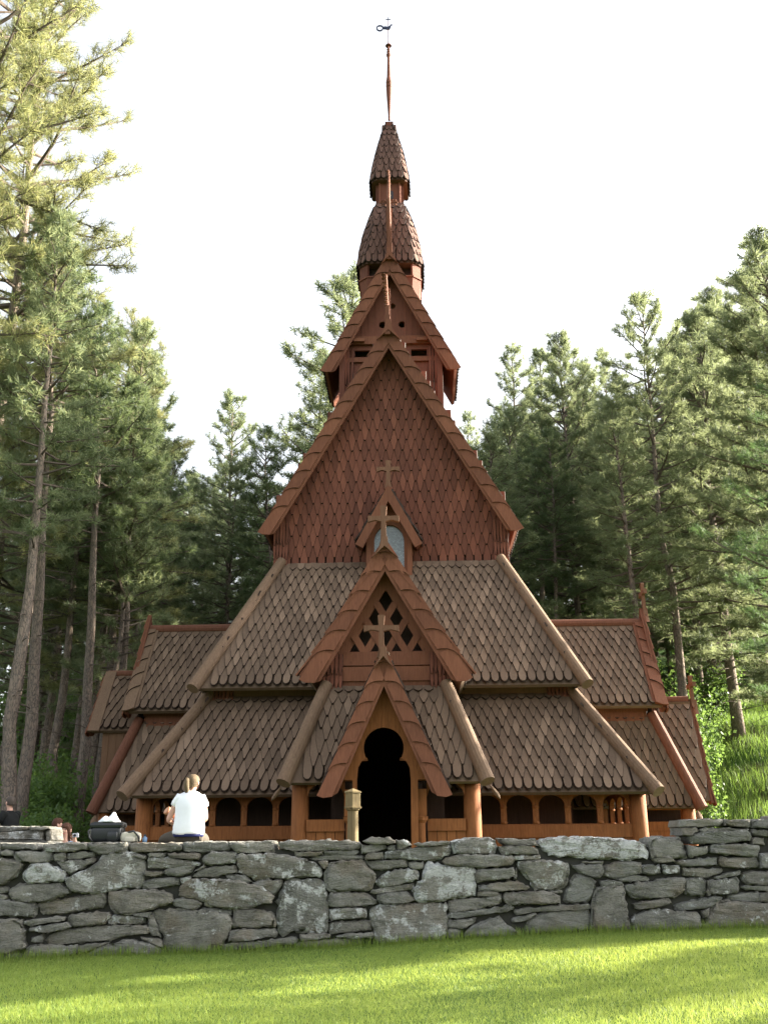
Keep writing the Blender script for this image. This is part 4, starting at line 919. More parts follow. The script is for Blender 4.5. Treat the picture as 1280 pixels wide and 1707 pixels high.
#          seed  h   cb   R   nb  K  len  width
kind('p0', 1, 20, .28, 2.9, 115, 19, .29, .024, dens=1.05, tip=.5)
kind('p1', 2, 20, .44, 2.4, 92, 19, .29, .024, dens=1.0, tip=.55)
kind('p2', 3, 20, .30, 3.0, 118, 19, .29, .024, dens=1.05, tip=.48)
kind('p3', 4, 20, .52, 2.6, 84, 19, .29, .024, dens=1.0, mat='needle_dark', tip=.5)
kind('p4', 5, 20, .34, 2.5, 105, 19, .29, .024, dens=1.05, tip=.6)
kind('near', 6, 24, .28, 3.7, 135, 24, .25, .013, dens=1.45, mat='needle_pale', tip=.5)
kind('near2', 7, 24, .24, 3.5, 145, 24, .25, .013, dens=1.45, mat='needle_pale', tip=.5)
kind('full', 9, 20, .14, 3.5, 165, 20, .28, .023, dens=1.25, tip=.42)
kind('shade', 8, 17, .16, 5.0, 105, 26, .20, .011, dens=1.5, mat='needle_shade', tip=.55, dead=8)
def plant_tree(nm, x, y, h, label, group=None, rz=None, rng=random, wide=1.05, cat='tree', lean=(0, 0)):
    (tm, cm), h0 = KIND[nm]; z = float(hill_z(np.array(x), np.array(y)))
    o = thing('pine_tree', label, cat, (x, y, z), rng.uniform(0, 6.28) if rz is None else rz, group)
    s = h / h0; o.scale = (s * wide, s * wide, s); o.rotation_euler[0] = lean[0]; o.rotation_euler[1] = lean[1]
    link('trunk', tm, o); link('crown', cm, o); return o
random.seed(4)
def tree_at(nm, px, py, Y, label, wide=1.0, dx=0, rz=None, group=None):
    p = at(px, py + (36 if nm == 'full' else 0), Y); z = float(hill_z(np.array(p.x), np.array(Y))); return plant_tree(nm, p.x + dx, Y, p.z - z, label, group, rz, wide=wide)
placed = []
def T(*a, **k): o = tree_at(*a, **k); placed.append((o.location.x, o.location.y)); return o
# the trees one can tell apart
T('near', 105, -170, 27.0, 'tall pale green pine rising past the top of the photo at the left edge', wide=.92, rz=.4)
T('near2', 35, -330, 24.0, 'tallest sunlit pine cut by the left edge of the photo', wide=.9, rz=2.0)
T('near2', 70, 330, 33.0, 'sunlit pine with dense low crown between the tall left edge pines', wide=1.25, rz=1.0)
T('near', 205, 545, 36.0, 'sunlit pine whose rounded top stands just under the tall left pines', wide=1.2, rz=4.0)
T('p2', 243, 610, 41.0, 'narrow pine with an open top beside the tall left pines', wide=1.0)
T('p0', 392, 662, 47.0, 'pine with a broad open top standing alone in the left gap of sky', wide=1.0, rz=.8)
T('p3', 468, 720, 40.0, 'dark green pine close behind the left slope of the main gable', wide=1.1)
T('p2', 588, 470, 42.0, 'tall pine behind the belfry reaching up beside the bell tower', wide=1.25, rz=.3)
T('p4', 528, 590, 44.0, 'pine standing left of the belfry with gaps of sky in its crown', wide=1.15)
T('p1', 770, 690, 66.0, 'small far pine in the gap of sky right of the belfry', wide=1.0)
T('p4', 850, 582, 50.0, 'slender pointed pine right of the main gable', wide=1.05)
T('full', 930, 540, 47.0, 'pine with a thick rounded top, second in the row right of the church', wide=1.0)
T('p1', 1000, 592, 56.0, 'lower pine set back between two taller pines right of the church', wide=1.15)
T('p2', 1062, 500, 37.0, 'tall pine with a stout bare grey trunk right of the church', wide=1.0, rz=1.2)
T('full', 1150, 482, 40.0, 'broad pine just right of the one with the stout bare trunk', wide=1.25)
T('full', 1236, 415, 35.0, 'tall dark pine near the right edge of the photo', wide=1.2)
T('full', 1292, 375, 33.0, 'tallest pine cut by the right edge of the photo', wide=1.2)
T('full', 1105, 545, 45.0, 'pine half hidden between the bare trunked pine and the broad pine', wide=1.2)
T('full', 1196, 470, 44.0, 'pine filling the gap behind the tall dark pine near the right edge', wide=1.25)
T('p4', 892, 588, 54.0, 'slim pine behind the gap between the first two pines right of the gable', wide=1.2)
T('p2', 966, 610, 52.0, 'low pine tucked behind the pine with the thick rounded top', wide=1.2)
o = plant_tree('shade', 10.9, 21.5, 12.6, 'near pine with drooping dark boughs hanging in from the right edge', rz=.6); placed.append((11.3, 21.5))
# pines of the hillside wood
sky_x = [-200, 0, 200, 255, 300, 345, 440, 475, 620, 760, 800, 850, 930, 1000, 1060, 1150, 1280, 1500]
sky_y = [300, 330, 600, 720, 775, 770, 735, 690, 600, 720, 740, 660, 600, 620, 560, 540, 450, 380]
frng = np.random.default_rng(21); n_f = 0
for tries in range(6000):
    y = frng.uniform(29, 98) if tries % 3 else frng.uniform(29, 55); x = frng.uniform(-.48, .52) * y
    if n_f >= 215: break
    if abs(x - .3) < 8.6 and y < 39.5: continue
    if x > .265 * y and y < 42.5: continue
    if x > 4 and y < 31 + max(0, (14 - x) * .6): continue
    if x < -8 and y < 30: continue
    if any((x - a) ** 2 + (y - b) ** 2 < (2.0 + y * .012 + (1.0 if x < -5 else 0)) ** 2 for a, b in placed): continue
    h = frng.uniform(12, 20) * (1.0 if y < 60 else 1.1); z = float(hill_z(np.array(x), np.array(y)))
    # keep the wood under the sky line
    def pix(X, Y, Z):
        cyy, czz = Z * CP - Y * SP, Y * CP + Z * SP; return 640 + FPX * X / czz, 853.5 - FPX * cyy / czz
    ok = False
    while h > 7:
        a, b = pix(x, y, z + h)
        if b > np.interp(a, sky_x, sky_y) + 12: ok = True; break
        h -= .7
    if not ok: continue
    placed.append((x, y)); n_f += 1
    left = x < 0
    plant_tree(['p0', 'p1', 'p2', 'p3', 'p4', 'p1', 'p3'][frng.integers(7)], x, y, h,
               'pine of the dense wood on the slope behind and left of the church' if left else 'pine of the dense wood on the slope behind and right of the church',
               'hillside pines left of the church' if left else 'hillside pines right of the church', wide=frng.uniform(.95, 1.3))
# tall bare-trunked pines standing close at the left, behind the seated people
for px, py, Y, hh, nm in ((22, 1300, 24.5, 17.5, 'p1'), (38, 1330, 27.5, 19, 'p3'), (92, 1330, 33, 17, 'p1'), (133, 1340, 30.5, 18, 'p3'), (158, 1340, 33.5, 19, 'p1'), (172, 1345, 36, 17, 'p3'), (205, 1345, 39, 18, 'p1'), (8, 1330, 31, 18, 'p3'), (65, 1340, 37, 18, 'p0'), (118, 1340, 41, 18, 'p3'), (146, 1340, 44, 19, 'p1'), (190, 1345, 33, 16, 'p3'), (225, 1345, 45, 19, 'p1'), (50, 1335, 43, 19, 'p3'), (80, 1335, 48, 20, 'p1'), (240, 1345, 41.5, 17, 'p3')):
    p = at(px, py, Y); plant_tree(nm, p.x, Y, hh, 'straight pine trunk in the grove behind the people at the left', 'bare trunked pines left of the church', wide=1.1)
# pines further along the slope, beyond the right edge: their shade falls over the lawn
for x, y, h, nm in ((18, 15.1, 8.6, 'p1'), (20.5, 16.6, 9.6, 'p1'), (18.6, 18.7, 12, 'p3'), (23, 20.6, 13.5, 'p3'), (17, 13.0, 5.6, 'p1')):
    plant_tree(nm, x, y, h, 'pine on the slope beyond the right edge of the lawn', 'pines beyond the right edge', wide=1.35)

# ------------------------------------------------------------------ shrubs and saplings
# bushy young growth closing the view between the trunks on the slope
def shrub(name, seed, h, R, n, leaf, mat='leaf'):
    rng = np.random.default_rng(seed); wb = MB(); C = []
    for k in range(14):
        az = rng.uniform(0, 6.28); L = h * rng.uniform(.6, 1.05); sp = R * rng.uniform(.2, 1) / h
        pts = curve_pts([0, 0, -.1], [math.cos(az) * sp, math.sin(az) * sp, 1], L, 5, .0, rng, .12)
        wb.tube(pts, [.03, .024, .018, .012, .008, .004], 5, caps=False)
        for q in range(9):
            s = rng.uniform(.3, 1); i = min(4, int(s * 5)); p = pts[i] + (pts[i+1] - pts[i]) * (s * 5 - i)
            e = p + unit(rng.normal(size=3) + np.array([0, 0, .3])) * rng.uniform(.15, .4) * R; wb.tube([p, e], [.007, .003], 3, caps=False); C.append(e); C.append((p + e) / 2)
    C = np.array(C); m = max(1, n // len(C)); P = np.repeat(C, m, 0) + rng.normal(0, .11 * R, (len(C) * m, 3)); P[:, 2] = np.maximum(P[:, 2], .05)
    N = len(P); d = unit(rng.normal(size=(N, 3)) + np.array([0, 0, -.3])); w = unit(np.cross(d, unit(rng.normal(size=(N, 3))))); s = rng.uniform(.6, 1.2, N)[:, None] * leaf
    V = np.stack([P, P + d * s * .5 + w * s * .34, P + d * s, P + d * s * .5 - w * s * .34], 1)
    st = wb.mesh(name + '_stems', M['branch']); lv = tri_mesh(name + '_foliage', V, M[mat]); return st, lv
SH = [shrub('s0', 31, 2.6, 1.5, 5200, .13), shrub('s1', 32, 1.5, 1.3, 3600, .11), shrub('s2', 33, 3.6, 1.6, 6000, .14)]
def plant_shrub(i, x, y, s, label, group=None):
    o = thing('shrub', label, 'shrub', (x, y, float(hill_z(np.array(x), np.array(y)))), random.uniform(0, 6.28), group); o.scale = (s, s, s * random.uniform(.85, 1.15))
    link('stems', SH[i][0], o); link('foliage', SH[i][1], o)
for px, Y, i, s in ((1118, 37, 2, 1.15), (1142, 36, 0, .95), (1095, 40, 2, 1.3), (1165, 39.5, 0, .8), (1062, 42, 2, 1.0), (1135, 33.5, 1, 1.2), (1152, 34, 1, .8), (1205, 43, 0, .9), (1030, 44, 0, 1.2), (985, 45, 2, 1.0), (1000, 41.5, 0, 1.1), (960, 42, 0, 1.1)):
    plant_shrub(i, at(px, 1250, Y).x, Y, s, 'bright green leafy shrub at the foot of the slope, right of the church', 'leafy shrubs right of the church')
for px, Y, i, s in ((70, 27, 1, 1.1), (20, 25, 1, .9), (112, 31, 0, .9), (60, 36, 2, 1.0), (110, 40, 2, 1.2), (165, 41, 2, 1.3), (215, 43, 2, 1.3), (250, 42, 2, 1.2), (20, 40, 2, 1.2), (140, 46, 2, 1.4), (200, 49, 2, 1.5), (270, 47, 2, 1.4), (300, 44, 2, 1.2), (40, 47, 2, 1.4), (345, 46, 0, 1.3), (230, 38, 0, 1.0), (5, 33, 0, 1.2), (85, 52, 2, 1.5), (330, 52, 2, 1.4), (95, 30, 2, .8), (150, 34, 2, .9), (190, 36.5, 2, 1.0), (45, 31.5, 2, .9), (228, 40, 2, 1.2), (130, 29, 1, .9), (300, 39, 2, 1.2)):
    plant_shrub(i, at(px, 1330, Y).x, Y, s, 'green leafy shrub under the pines left of the church', 'leafy shrubs left of the church')

yrng = np.random.default_rng(15)
for k in range(34):
    Y = yrng.uniform(44, 70); X = yrng.uniform(.08, .45) * Y if k % 5 else yrng.uniform(-.20, -.10) * Y
    if X > 0 and X > .265 * Y and Y < 45: continue
    plant_tree(('full', 'p4', 'full')[k % 3], X, Y, yrng.uniform(5.5, 10.5), 'young pine growing low between the tall trunks of the slope', 'young pines on the slope', wide=1.25)
brng = np.random.default_rng(77)
for k in range(46):
    Y = brng.uniform(48, 82); X = brng.uniform(.06, .42) * Y if k % 2 else brng.uniform(-.36, -.06) * Y
    plant_shrub((0, 2)[k % 4 > 1], X, Y, brng.uniform(1.3, 2.2), 'dark leafy thicket between the trunks high on the wooded slope', 'thickets between the trunks')
# ------------------------------------------------------------------ people
def skin_mesh(name, pts, edges, mat, sub=2):
    """one continuous body grown along a skeleton: pts name -> (x, y, z, r), the first is the root."""
    keys = list(pts); me = bpy.data.meshes.new(name)
    me.from_pydata([pts[k][:3] for k in keys], [(keys.index(a), keys.index(b)) for a, b in edges], [])
    o = bpy.data.objects.new(name, me); COL.objects.link(o)
    o.modifiers.new('skin', 'SKIN'); sk = me.skin_vertices[0].data
    for i, k in enumerate(keys): sk[i].radius = (pts[k][3], pts[k][3]); sk[i].use_root = (i == 0)
    o.modifiers['skin'].branch_smoothing = .6
    sb = o.modifiers.new('sub', 'SUBSURF'); sb.levels = sub; sb.render_levels = sub
    dg = bpy.context.evaluated_depsgraph_get(); res = bpy.data.meshes.new_from_object(o.evaluated_get(dg))
    bpy.data.objects.remove(o); bpy.data.meshes.remove(me); res.name = name
    res.materials.clear(); res.materials.append(mat); res.polygons.foreach_set('use_smooth', [True] * len(res.polygons)); return res
def add_hand(P, E, key, w, d, nrm, curl=.5, s=1.0):
    """palm, four fingers of different length and a thumb leaving the side of the palm."""
    w, d, nrm = Vector(w), Vector(d).normalized(), Vector(nrm).normalized(); side = d.cross(nrm).normalized(); nrm = side.cross(d).normalized()
    pm = w + d * .05 * s; P[key + 'palm'] = (*pm, .027 * s); E.append((key, key + 'palm'))
    for i, (off, ln) in enumerate(((-.028, .062), (-.009, .074), (.010, .070), (.028, .055))):
        a = pm + d * .035 * s + side * off * s; P[f'{key}f{i}a'] = (*a, .0095 * s); E.append((key + 'palm', f'{key}f{i}a'))
        d1 = (d + nrm * curl * .6).normalized(); b = a + d1 * ln * .5 * s; d2 = (d + nrm * curl * 1.9).normalized(); c = b + d2 * ln * .5 * s
        P[f'{key}f{i}b'] = (*b, .0085 * s); P[f'{key}f{i}c'] = (*c, .007 * s); E.extend([(f'{key}f{i}a', f'{key}f{i}b'), (f'{key}f{i}b', f'{key}f{i}c')])
    t0 = pm + side * -.030 * s; t1 = t0 + (d * .6 - side * .7 + nrm * .3).normalized() * .035 * s; t2 = t1 + (d * .9 - side * .1 + nrm * .4).normalized() * .03 * s
    for n_, p, r in (('t0', t0, .012), ('t1', t1, .010), ('t2', t2, .008)): P[key + n_] = (*p, r * s)
    E.extend([(key + 'palm', key + 't0'), (key + 't0', key + 't1'), (key + 't1', key + 't2')])
def ellipse(c, rx, ry, n=20, tilt=0): return [Vector((c[0] + rx * math.cos(a), c[1] + ry * math.sin(a), c[2] + tilt * math.cos(a))) for a in np.linspace(0, 2 * math.pi, n, endpoint=False)]
def figure(label, loc, rz, mats, joints, torso, head, hair, cat='person', face=True, scale=1.0, sleeve=.55, group=None):
    """faces local +y; joints: name -> point for shoulders, elbows, wrists, hips, knees, ankles, toes."""
    J = {k: Vector(v) for k, v in joints.items()}; root = thing('person', label, cat, loc, rz, group); root.scale = (scale,) * 3
    hd = Vector(head[0]); turn = head[1]                                   # head centre and the way the face looks
    f = Vector((math.sin(turn), math.cos(turn), 0)); hp = J['hip']; ch = J['chest']; nb = J['neck']
    P = {'hip': (*hp, .12), 'waist': (*((hp + ch) / 2), .115), 'chest': (*ch, .125), 'nb': (*nb, .06), 'nk': (*(nb * .45 + hd * .55 - Vector((0, 0, .03))), .052),
         'jaw': (*(hd - Vector((0, 0, .055)) + f * .015), .066), 'head': (*(hd + Vector((0, 0, .02))), .088), 'crownp': (*(hd + Vector((0, 0, .075)) - f * .01), .06),
         'nose': (*(hd + f * .100 - Vector((0, 0, .012))), .013)}
    E = [('hip', 'waist'), ('waist', 'chest'), ('chest', 'nb'), ('nb', 'nk'), ('nk', 'jaw'), ('jaw', 'head'), ('head', 'crownp'), ('head', 'nose')]
    for s in 'LR':
        for k, r in (('sh', .055), ('el', .041), ('wr', .027)): P[k + s] = (*J[k + s], r)
        E += [('chest', 'sh' + s), ('sh' + s, 'el' + s), ('el' + s, 'wr' + s)]
        dd = (J['wr' + s] - J['el' + s]).normalized(); add_hand(P, E, 'wr' + s, J['wr' + s], dd, joints.get('palm' + s, (0, 1, 0)) if True else 0, .55, 1.0)
        for k, r in (('th', .085), ('kn', .058), ('an', .04), ('to', .03)): P[k + s] = (*J[k + s], r)
        E += [('hip', 'th' + s), ('th' + s, 'kn' + s), ('kn' + s, 'an' + s), ('an' + s, 'to' + s)]
    link('body', skin_mesh('body', P, E, mats['skin']), root)
    # shirt: torso and sleeves
    mb = MB(); wr = np.random.default_rng(4); R_ = [ellipse(c, rx, ry, 28) for c, rx, ry in torso]
    for q_, r_ in enumerate(R_):                                          # soft folds across the back
        for k_, p_ in enumerate(r_): p_.y -= .006 * math.sin(k_ * 1.7 + q_ * 2.3) * math.sin(q_ * 1.9 + k_ * .35); p_.z += .006 * math.sin(k_ * .9 + q_ * 1.3)
    mb.loft(R_)
    for s in 'LR':
        a, b = J['sh' + s], J['sh' + s].lerp(J['el' + s], sleeve); inn = J['chest'].lerp(a, .45) + Vector((0, 0, .03))
        mb.tube([inn, a + Vector((0, 0, .008)), a.lerp(b, .5), b], [.085, .083, .072, .068], 14)
    link('shirt', mb.mesh('shirt', mats['top'], None, True), root)
    tp = {'hip': (*(hp + Vector((0, .0, -.03))), .135)}; te = []
    for s in 'LR':
        for k, r in (('th', .118), ('kn', .080), ('an', .062)): tp[k + s] = (*J[k + s], r)
        te += [('hip', 'th' + s), ('th' + s, 'kn' + s), ('kn' + s, 'an' + s)]
    link('trousers', skin_mesh('trousers', tp, te, mats['bottom']), root)
    for s in 'LR':
        mb = MB(); a, t_ = J['an' + s], J['to' + s]; d = (t_ - a); d.z = 0; d.normalize(); sd_ = Vector((-d.y, d.x, 0)); z0 = min(a.z, t_.z)
        rings = [[Vector((0, 0, z0 - .02)) + Vector((a.x, a.y, 0)) + d * q + sd_ * (w_ * math.cos(an)) + Vector((0, 0, .035 + h_ * math.sin(an))) for an in np.linspace(0, 2*math.pi, 10, endpoint=False)] for q, w_, h_ in ((-.06, .02, .03), (-.04, .035, .045), (.06, .04, .045), (.15, .045, .032), (.2, .03, .02))]
        mb.loft(rings); link('shoe', mb.mesh('shoe', M['black'], None, True), root)
    # hair
    mb = MB(); kind_, hm = hair; up = Vector((0, 0, 1)); sd_ = f.cross(up)
    n, m_ = 16, 9; rings = []
    low = {'short': -.045, 'tail': -.06, 'long': -.20}[kind_]
    for i in range(m_):
        t = i / (m_ - 1); ring = []
        for k in range(n):
            a = 2 * math.pi * k / n; bk = -math.cos(a)                      # a = 0 is the face side
            zl = .055 if bk < -.55 else (.055 + (low - .055) * min(1, (bk + .55) / .5))
            z = .125 + (zl - .125) * t; r = .108 * math.sqrt(max(0, 1 - ((z - .02) / .112) ** 2)) if z > .02 else .108 - .012 * min(1, (.02 - z) / .1)
            r = max(r, .012); rr = r * (.88 if kind_ == 'short' else .95)
            ring.append(hd + f * (math.cos(a) * rr * 1.08 - .012) + sd_ * (math.sin(a) * rr * .92) + up * z)
        rings.append(ring)
    mb.loft(rings)
    if kind_ == 'tail':
        b = hd - f * .105 + up * .045; mb.tube([b + f * .02, b - f * .028 + up * .01, b - f * .042 - up * .07, b - f * .022 - up * .17, b - f * .0 - up * .24 + sd_ * .03], [.02, .034, .042, .034, .012], 10)
    link('hair', mb.mesh('hair', hm, None, True), root)
    if face:
        for s in (-1, 1):
            mb = MB(); c = hd + f * .080 + sd_ * s * .032 + up * .012; mb.lathe(c - up * .008, [(0, .004), (.004, .011), (.010, .012), (.016, .004)], 8); link('eye', mb.mesh('eye', M['black'], None, True), root)
            mb = MB(); c = hd + sd_ * s * .086 - up * .005; mb.lathe(c - up * .03, [(0, .005), (.015, .014), (.04, .018), (.058, .008)], 8); link('ear', mb.mesh('ear', mats['skin'], None, True), root)
        mb = MB(); mb.tube([hd + f * .074 + sd_ * s * .022 - up * (.052 + .003 * abs(s)) for s in (-1, 0, 1)], [.003, .007, .003], 6); link('mouth', mb.mesh('mouth', M['red'], None, True), root)
    return root
SEAT = at(312, 1403, 14.98)
WOM = figure('woman in white T-shirt with fair ponytail sitting on the wall with her back turned', SEAT, 0,
    dict(skin=M['skin'], top=M['white_cloth'], bottom=M['olive']),
    dict(hip=(.01, .02, .08), chest=(.01, .07, .48), neck=(-.005, .10, .645), shL=(-.175, .07, .575), elL=(-.315, .12, .29), wrL=(-.19, .30, .20), shR=(.185, .08, .56), elR=(.225, .17, .30), wrR=(.0, .36, .24),
         palmL=(0, .2, 1), palmR=(-1, .2, .2), thL=(-.12, .06, .07), knL=(-.43, .36, .03), anL=(-.40, .42, -.52), toL=(-.42, .55, -.58), thR=(.11, .06, .07), knR=(.17, .46, .03), anR=(.17, .46, -.52), toR=(.18, .60, -.58)),
    [((.005, .03, .095), .222, .155), ((.005, .03, .125), .232, .162), ((.007, .03, .16), .226, .156), ((.008, .03, .20), .230, .158), ((.010, .03, .25), .220, .146), ((.012, .035, .32), .218, .14), ((.016, .045, .38), .222, .138), ((.018, .05, .44), .222, .138), ((.012, .06, .54), .226, .13), ((.004, .07, .60), .212, .112), ((-.002, .08, .64), .168, .092), ((.0, .085, .672), .115, .075), ((.0, .09, .695), .065, .058)],
    ((.02, .145, .81), .55), ('tail', M['hair']), sleeve=.30)
mb = MB(); mb.loft([ellipse((.005, .03, z), rx, ry) for z, rx, ry in ((.06, .212, .15), (.075, .220, .155), (.10, .222, .156))]); link('waistband', mb.mesh('waistband', M['navy'], None, True), WOM)
# the baby on her lap
P = {'b': (-.16, .27, .34, .085), 'c': (-.26, .25, .385, .075), 'n': (-.31, .235, .405, .045), 'h': (-.355, .215, .425, .075), 'h2': (-.375, .20, .445, .065), 'l': (-.02, .31, .31, .055), 'l2': (.08, .33, .36, .035), 'a': (-.24, .17, .34, .032), 'a2': (-.20, .16, .27, .024)}
E = [('b', 'c'), ('c', 'n'), ('n', 'h'), ('h', 'h2'), ('b', 'l'), ('l', 'l2'), ('c', 'a'), ('a', 'a2')]
add_hand(P, E, 'a2', P['a2'][:3], (.3, 0, -1), (0, 1, 0), .6, .5)
BABY = thing('person', "bald baby held in the arms of the woman in the white T-shirt", 'baby', SEAT)
link('body', skin_mesh('body', P, E, M['babyskin']), BABY)
mb = MB(); mb.tube([(-.285, .245, .39), (-.25, .25, .38), (-.16, .27, .34), (-.04, .305, .315)], [.055, .088, .098, .075], 12); link('romper', mb.mesh('romper', M['white_cloth'], None, True), BABY)

# the man in black, sitting on a stone block
hp_ = at(19, 1339, 20.0); gz = float(hill_z(np.array(hp_.x), np.array(20.0))); st = hp_.z - gz - .78
MAN = figure('man in black shirt with cropped hair seen in profile by the left edge', (hp_.x + .03, 20.0, gz + st), math.radians(68),
    dict(skin=M['skin'], top=M['blackshirt'], bottom=M['navy']),
    dict(hip=(0, 0, .1), chest=(0, .03, .45), neck=(0, .05, .61), shL=(-.19, .04, .555), elL=(-.25, .14, .30), wrL=(-.12, .34, .2), shR=(.19, .04, .555), elR=(.25, .14, .30), wrR=(.12, .34, .2), palmL=(0, 0, -1), palmR=(0, 0, -1),
         thL=(-.1, .05, .08), knL=(-.14, .46, .06), anL=(-.14, .44, -st + .08), toL=(-.14, .6, -st + .04), thR=(.1, .05, .08), knR=(.14, .46, .06), anR=(.14, .44, -st + .08), toR=(.14, .6, -st + .04)),
    [((0, .0, .05), .18, .13), ((0, .0, .12), .185, .135), ((0, .01, .28), .18, .13), ((0, .02, .45), .205, .135), ((0, .03, .55), .20, .11), ((0, .04, .60), .12, .08), ((0, .045, .635), .07, .062)],
    ((0, .07, .78), .1), ('short', M['cropped']), sleeve=.55)
BLK = thing('stone_block', 'low rough stone block under the man in black', 'stone block', (hp_.x + .03, 20.0, gz))
mb = MB(); lic = []; rng = np.random.default_rng(8)
stone_geo(mb, lic, [(-.42, -.05), (.40, -.05), (.44, st * .5), (.38, st - .01), (0, st), (-.38, st - .02), (-.43, st * .4)], 0, rng, -.32, .7); link('block', stone_mesh('block', mb, lic), BLK)
# two people sitting on the grass behind the wall
def sitter(px, py, Y, rz, label, mats, hair, turn, arms):
    hp_ = at(px, py, Y); gz = float(hill_z(np.array(hp_.x), np.array(Y))); b = hp_.z - gz - .78
    jn = dict(hip=(0, 0, .1), chest=(0, .0, .45), neck=(0, .02, .61), thL=(-.1, .05, .08), knL=(-.22, .40, .22), anL=(-.05, .42, -b + .10), toL=(-.03, .56, -b + .05), thR=(.1, .05, .08), knR=(.22, .40, .22), anR=(.05, .46, -b + .10), toR=(.03, .60, -b + .05)); jn.update(arms)
    return figure(label, (hp_.x, Y, gz + b), rz, mats, jn, [((0, -.02, .03), .17, .12), ((0, .0, .12), .165, .12), ((0, .0, .28), .15, .11), ((0, .0, .42), .17, .12), ((0, .01, .53), .16, .10), ((0, .02, .57), .10, .07)], ((0, .04, .78), turn), hair, sleeve=.12)
sitter(111, 1385, 17.6, math.pi, 'long haired woman in pale blue top holding up a small camera behind the wall', dict(skin=M['skin'], top=M['bluetop'], bottom=M['olive']), ('long', M['brownhair']), .15,
       dict(shL=(-.165, .02, .55), elL=(-.30, .06, .36), wrL=(-.21, .12, .58), shR=(.165, .02, .55), elR=(.24, .1, .30), wrR=(.08, .26, .26), palmL=(0, 1, 0), palmR=(0, 0, 1)))
sitter(93, 1376, 18.6, -1.4, 'dark haired person in grey sitting sideways beyond the woman with the camera', dict(skin=M['skin'], top=M['beige'], bottom=M['navy']), ('short', M['brownhair']), -.1,
       dict(shL=(-.165, .02, .55), elL=(-.22, .12, .30), wrL=(-.10, .3, .22), shR=(.165, .02, .55), elR=(.22, .1, .30), wrR=(.1, .3, .22), palmL=(0, 0, -1), palmR=(0, 0, -1)))
hp_ = at(111, 1385, 17.6); CAMR = thing('camera', 'small silver camera held up in the hand of the woman in pale blue', 'camera', (hp_.x + .21, 17.6 - .17, hp_.z - .11), math.pi)
mb = MB(); mb.box((-.05, -.012, 0), (.05, .012, .062)); mb.box((-.035, -.0121, .0621), (-.018, .008, .068)); link('camera_body', mb.mesh('camera_body', M['silver']), CAMR)
mb = MB(); mb.tube([(0.01, .012, .03), (.01, .03, .03)], [.024, .021], 14); link('lens', mb.mesh('lens', M['black']), CAMR)

# ------------------------------------------------------------------ things on the wall and the lantern post
def rounded_box(mb, a, b, r=.04, bulge=.02, n=5):
    (x0, y0, z0), (x1, y1, z1) = a, b; cx, cy = (x0 + x1) / 2, (y0 + y1) / 2; rings = []
    for t in np.linspace(0, 1, 9):
        z = z0 + (z1 - z0) * t; e = min(1, min(t, 1 - t) * 8 + .72); g = bulge * math.sin(math.pi * t); ring = []
        for qx, qy, a0 in ((1, 1, 0), (-1, 1, 90), (-1, -1, 180), (1, -1, 270)):
            for k in range(n):
                an = math.radians(a0 + 90 * k / (n - 1)); ring.append(Vector((cx + (qx * ((x1 - x0) / 2 - r) + r * math.cos(an)) * e + qx * g, cy + (qy * ((y1 - y0) / 2 - r) + r * math.sin(an)) * e + qy * g * .5, z)))
        rings.append(ring)
    mb.loft(rings)
P0 = at(178, 1405, 14.98); s_ = 1 / 117.0
BAG = thing('bag', 'large black bag with a sagging lid standing on the wall beside the seated woman', 'bag', P0)
mb = MB(); rounded_box(mb, (-24*s_, -.13, 0), (25*s_, .15, 27*s_), .05, .015); link('bag_body', mb.mesh('bag_body', M['black'], None, True), BAG)
mb = MB(); mb.loft([[Vector((x, y, z)) for x, y in ((-26*s_ + i, -.15 + i), (27*s_ - i, -.15 + i), (27*s_ - i, .17 - i), (-26*s_ + i, .17 - i))] for z, i in ((24*s_, .005), (27.5*s_, 0), (31*s_, .012), (33*s_, .05))]); link('lid', mb.mesh('lid', M['black']), BAG)
mb = MB(); rounded_box(mb, (6*s_, -.175, .01), (21*s_, -.128, 18*s_), .02, .012); link('pocket', mb.mesh('pocket', M['black'], None, True), BAG)
mb = MB(); mb.tube([(-22*s_, -.10, 25*s_), (-27*s_, -.16, 18*s_), (-24*s_, -.17, 8*s_), (-20*s_, -.14, 2*s_)], [.012] * 4, 6); link('strap', mb.mesh('strap', M['black']), BAG)
CL = thing('folded_cloth', 'bunched white cloth lying on top of the large black bag', 'cloth', P0 + Vector((0, 0, 33 * s_)))
mb = MB(); crg = np.random.default_rng(2); rings = []
for t in np.linspace(0, 1, 14):
    x = (-15 + 34 * t) * s_; hgt = (3 + 5.5 * math.exp(-((t - .25) / .16) ** 2) + 11 * math.exp(-((t - .72) / .17) ** 2)) * s_ * math.sin(math.pi * min(1, t * 1.02 + .02)) ** .5 + .01
    rings.append([Vector((x, .14 * math.cos(a) * (.5 + .5 * math.sin(math.pi * t)), max(-.002, hgt * math.sin(a) * (1 + .25 * math.sin(a * 5 + t * 9)))) ) for a in np.linspace(0, math.pi, 14)] + [Vector((x, -.1, -.003)), Vector((x, .1, -.003))])
mb.loft(rings); link('cloth', mb.mesh('cloth', M['white_cloth'], None, True), CL)
P1 = at(219, 1405, 14.95)
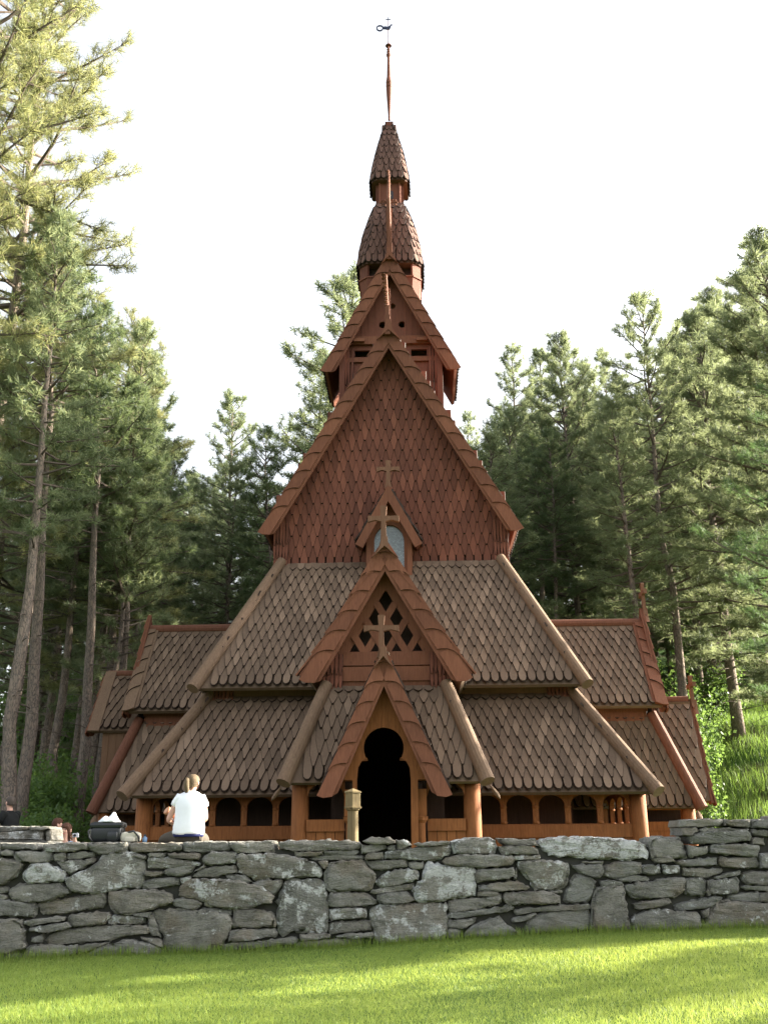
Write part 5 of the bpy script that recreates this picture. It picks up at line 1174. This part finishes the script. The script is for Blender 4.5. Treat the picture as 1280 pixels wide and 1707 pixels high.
BG2 = thing('bag', 'cream canvas bag with black straps slumped on the wall between black bag and woman', 'bag', P1)
mb = MB(); rounded_box(mb, (-15*s_, -.10, 0), (12*s_, .12, 17*s_), .05, .02); link('bag_body', mb.mesh('bag_body', M['beige'], None, True), BG2)
mb = MB(); mb.tube([(-4*s_, -.08, 16*s_), (6*s_, -.13, 18*s_), (14*s_, -.12, 10*s_), (16*s_, -.10, 1*s_)], [.014] * 4, 6); link('strap', mb.mesh('strap', M['black']), BG2)
mb = MB(); rounded_box(mb, (-8*s_, -.135, .01), (8*s_, -.095, 9*s_), .02, .008); link('pocket', mb.mesh('pocket', M['beige'], None, True), BG2)
P2 = at(241, 1405, 14.95)
BOT = thing('bottle', 'small blue bottle standing on the wall next to the cream bag', 'bottle', P2)
mb = MB(); mb.lathe((0, 0, 0), [(0, .028), (.01, .034), (.06, .034), (.075, .016), (.09, .016)], 14); link('bottle_body', mb.mesh('bottle_body', M['blue'], None, True), BOT)
mb = MB(); mb.lathe((0, 0, .0905), [(0, .019), (.018, .019), (.02, .015)], 12); link('cap', mb.mesh('cap', M['black'], None, True), BOT)
YL = 17.4; pl = at(588, 1400, YL); gz = float(hill_z(np.array(pl.x), np.array(YL)))
LP = thing('lantern_post', 'weathered yellow wooden lantern post with a six sided head before the church door', 'lantern post', (pl.x, YL, gz))
q = lambda y: at(588, y, YL).z - gz; r = lambda px: px / FPX * YL * 1.04
mb = MB(); mb.lathe((0, 0, 0), [(0, r(9.5)), (q(1352), r(8.2)), (q(1351), r(10.5)), (q(1349), r(10.5)), (q(1348.5), r(9))], 14); link('post', mb.mesh('post', M['gold']), LP)
mb = MB(); mb.lathe((0, 0, q(1348.4)), [(0, r(14.5)), (.03, r(15)), (.035, r(13)), (q(1322.5) - q(1348.4), r(13.2))], 6); link('lantern_head', mb.mesh('lantern_head', M['gold']), LP)
mb = MB(); mb.lathe((0, 0, q(1322.4)), [(0, r(14.8)), (.02, r(14.8)), (q(1315) - q(1322.4), r(1.5))], 6); link('lantern_roof', mb.mesh('lantern_roof', M['gold']), LP)
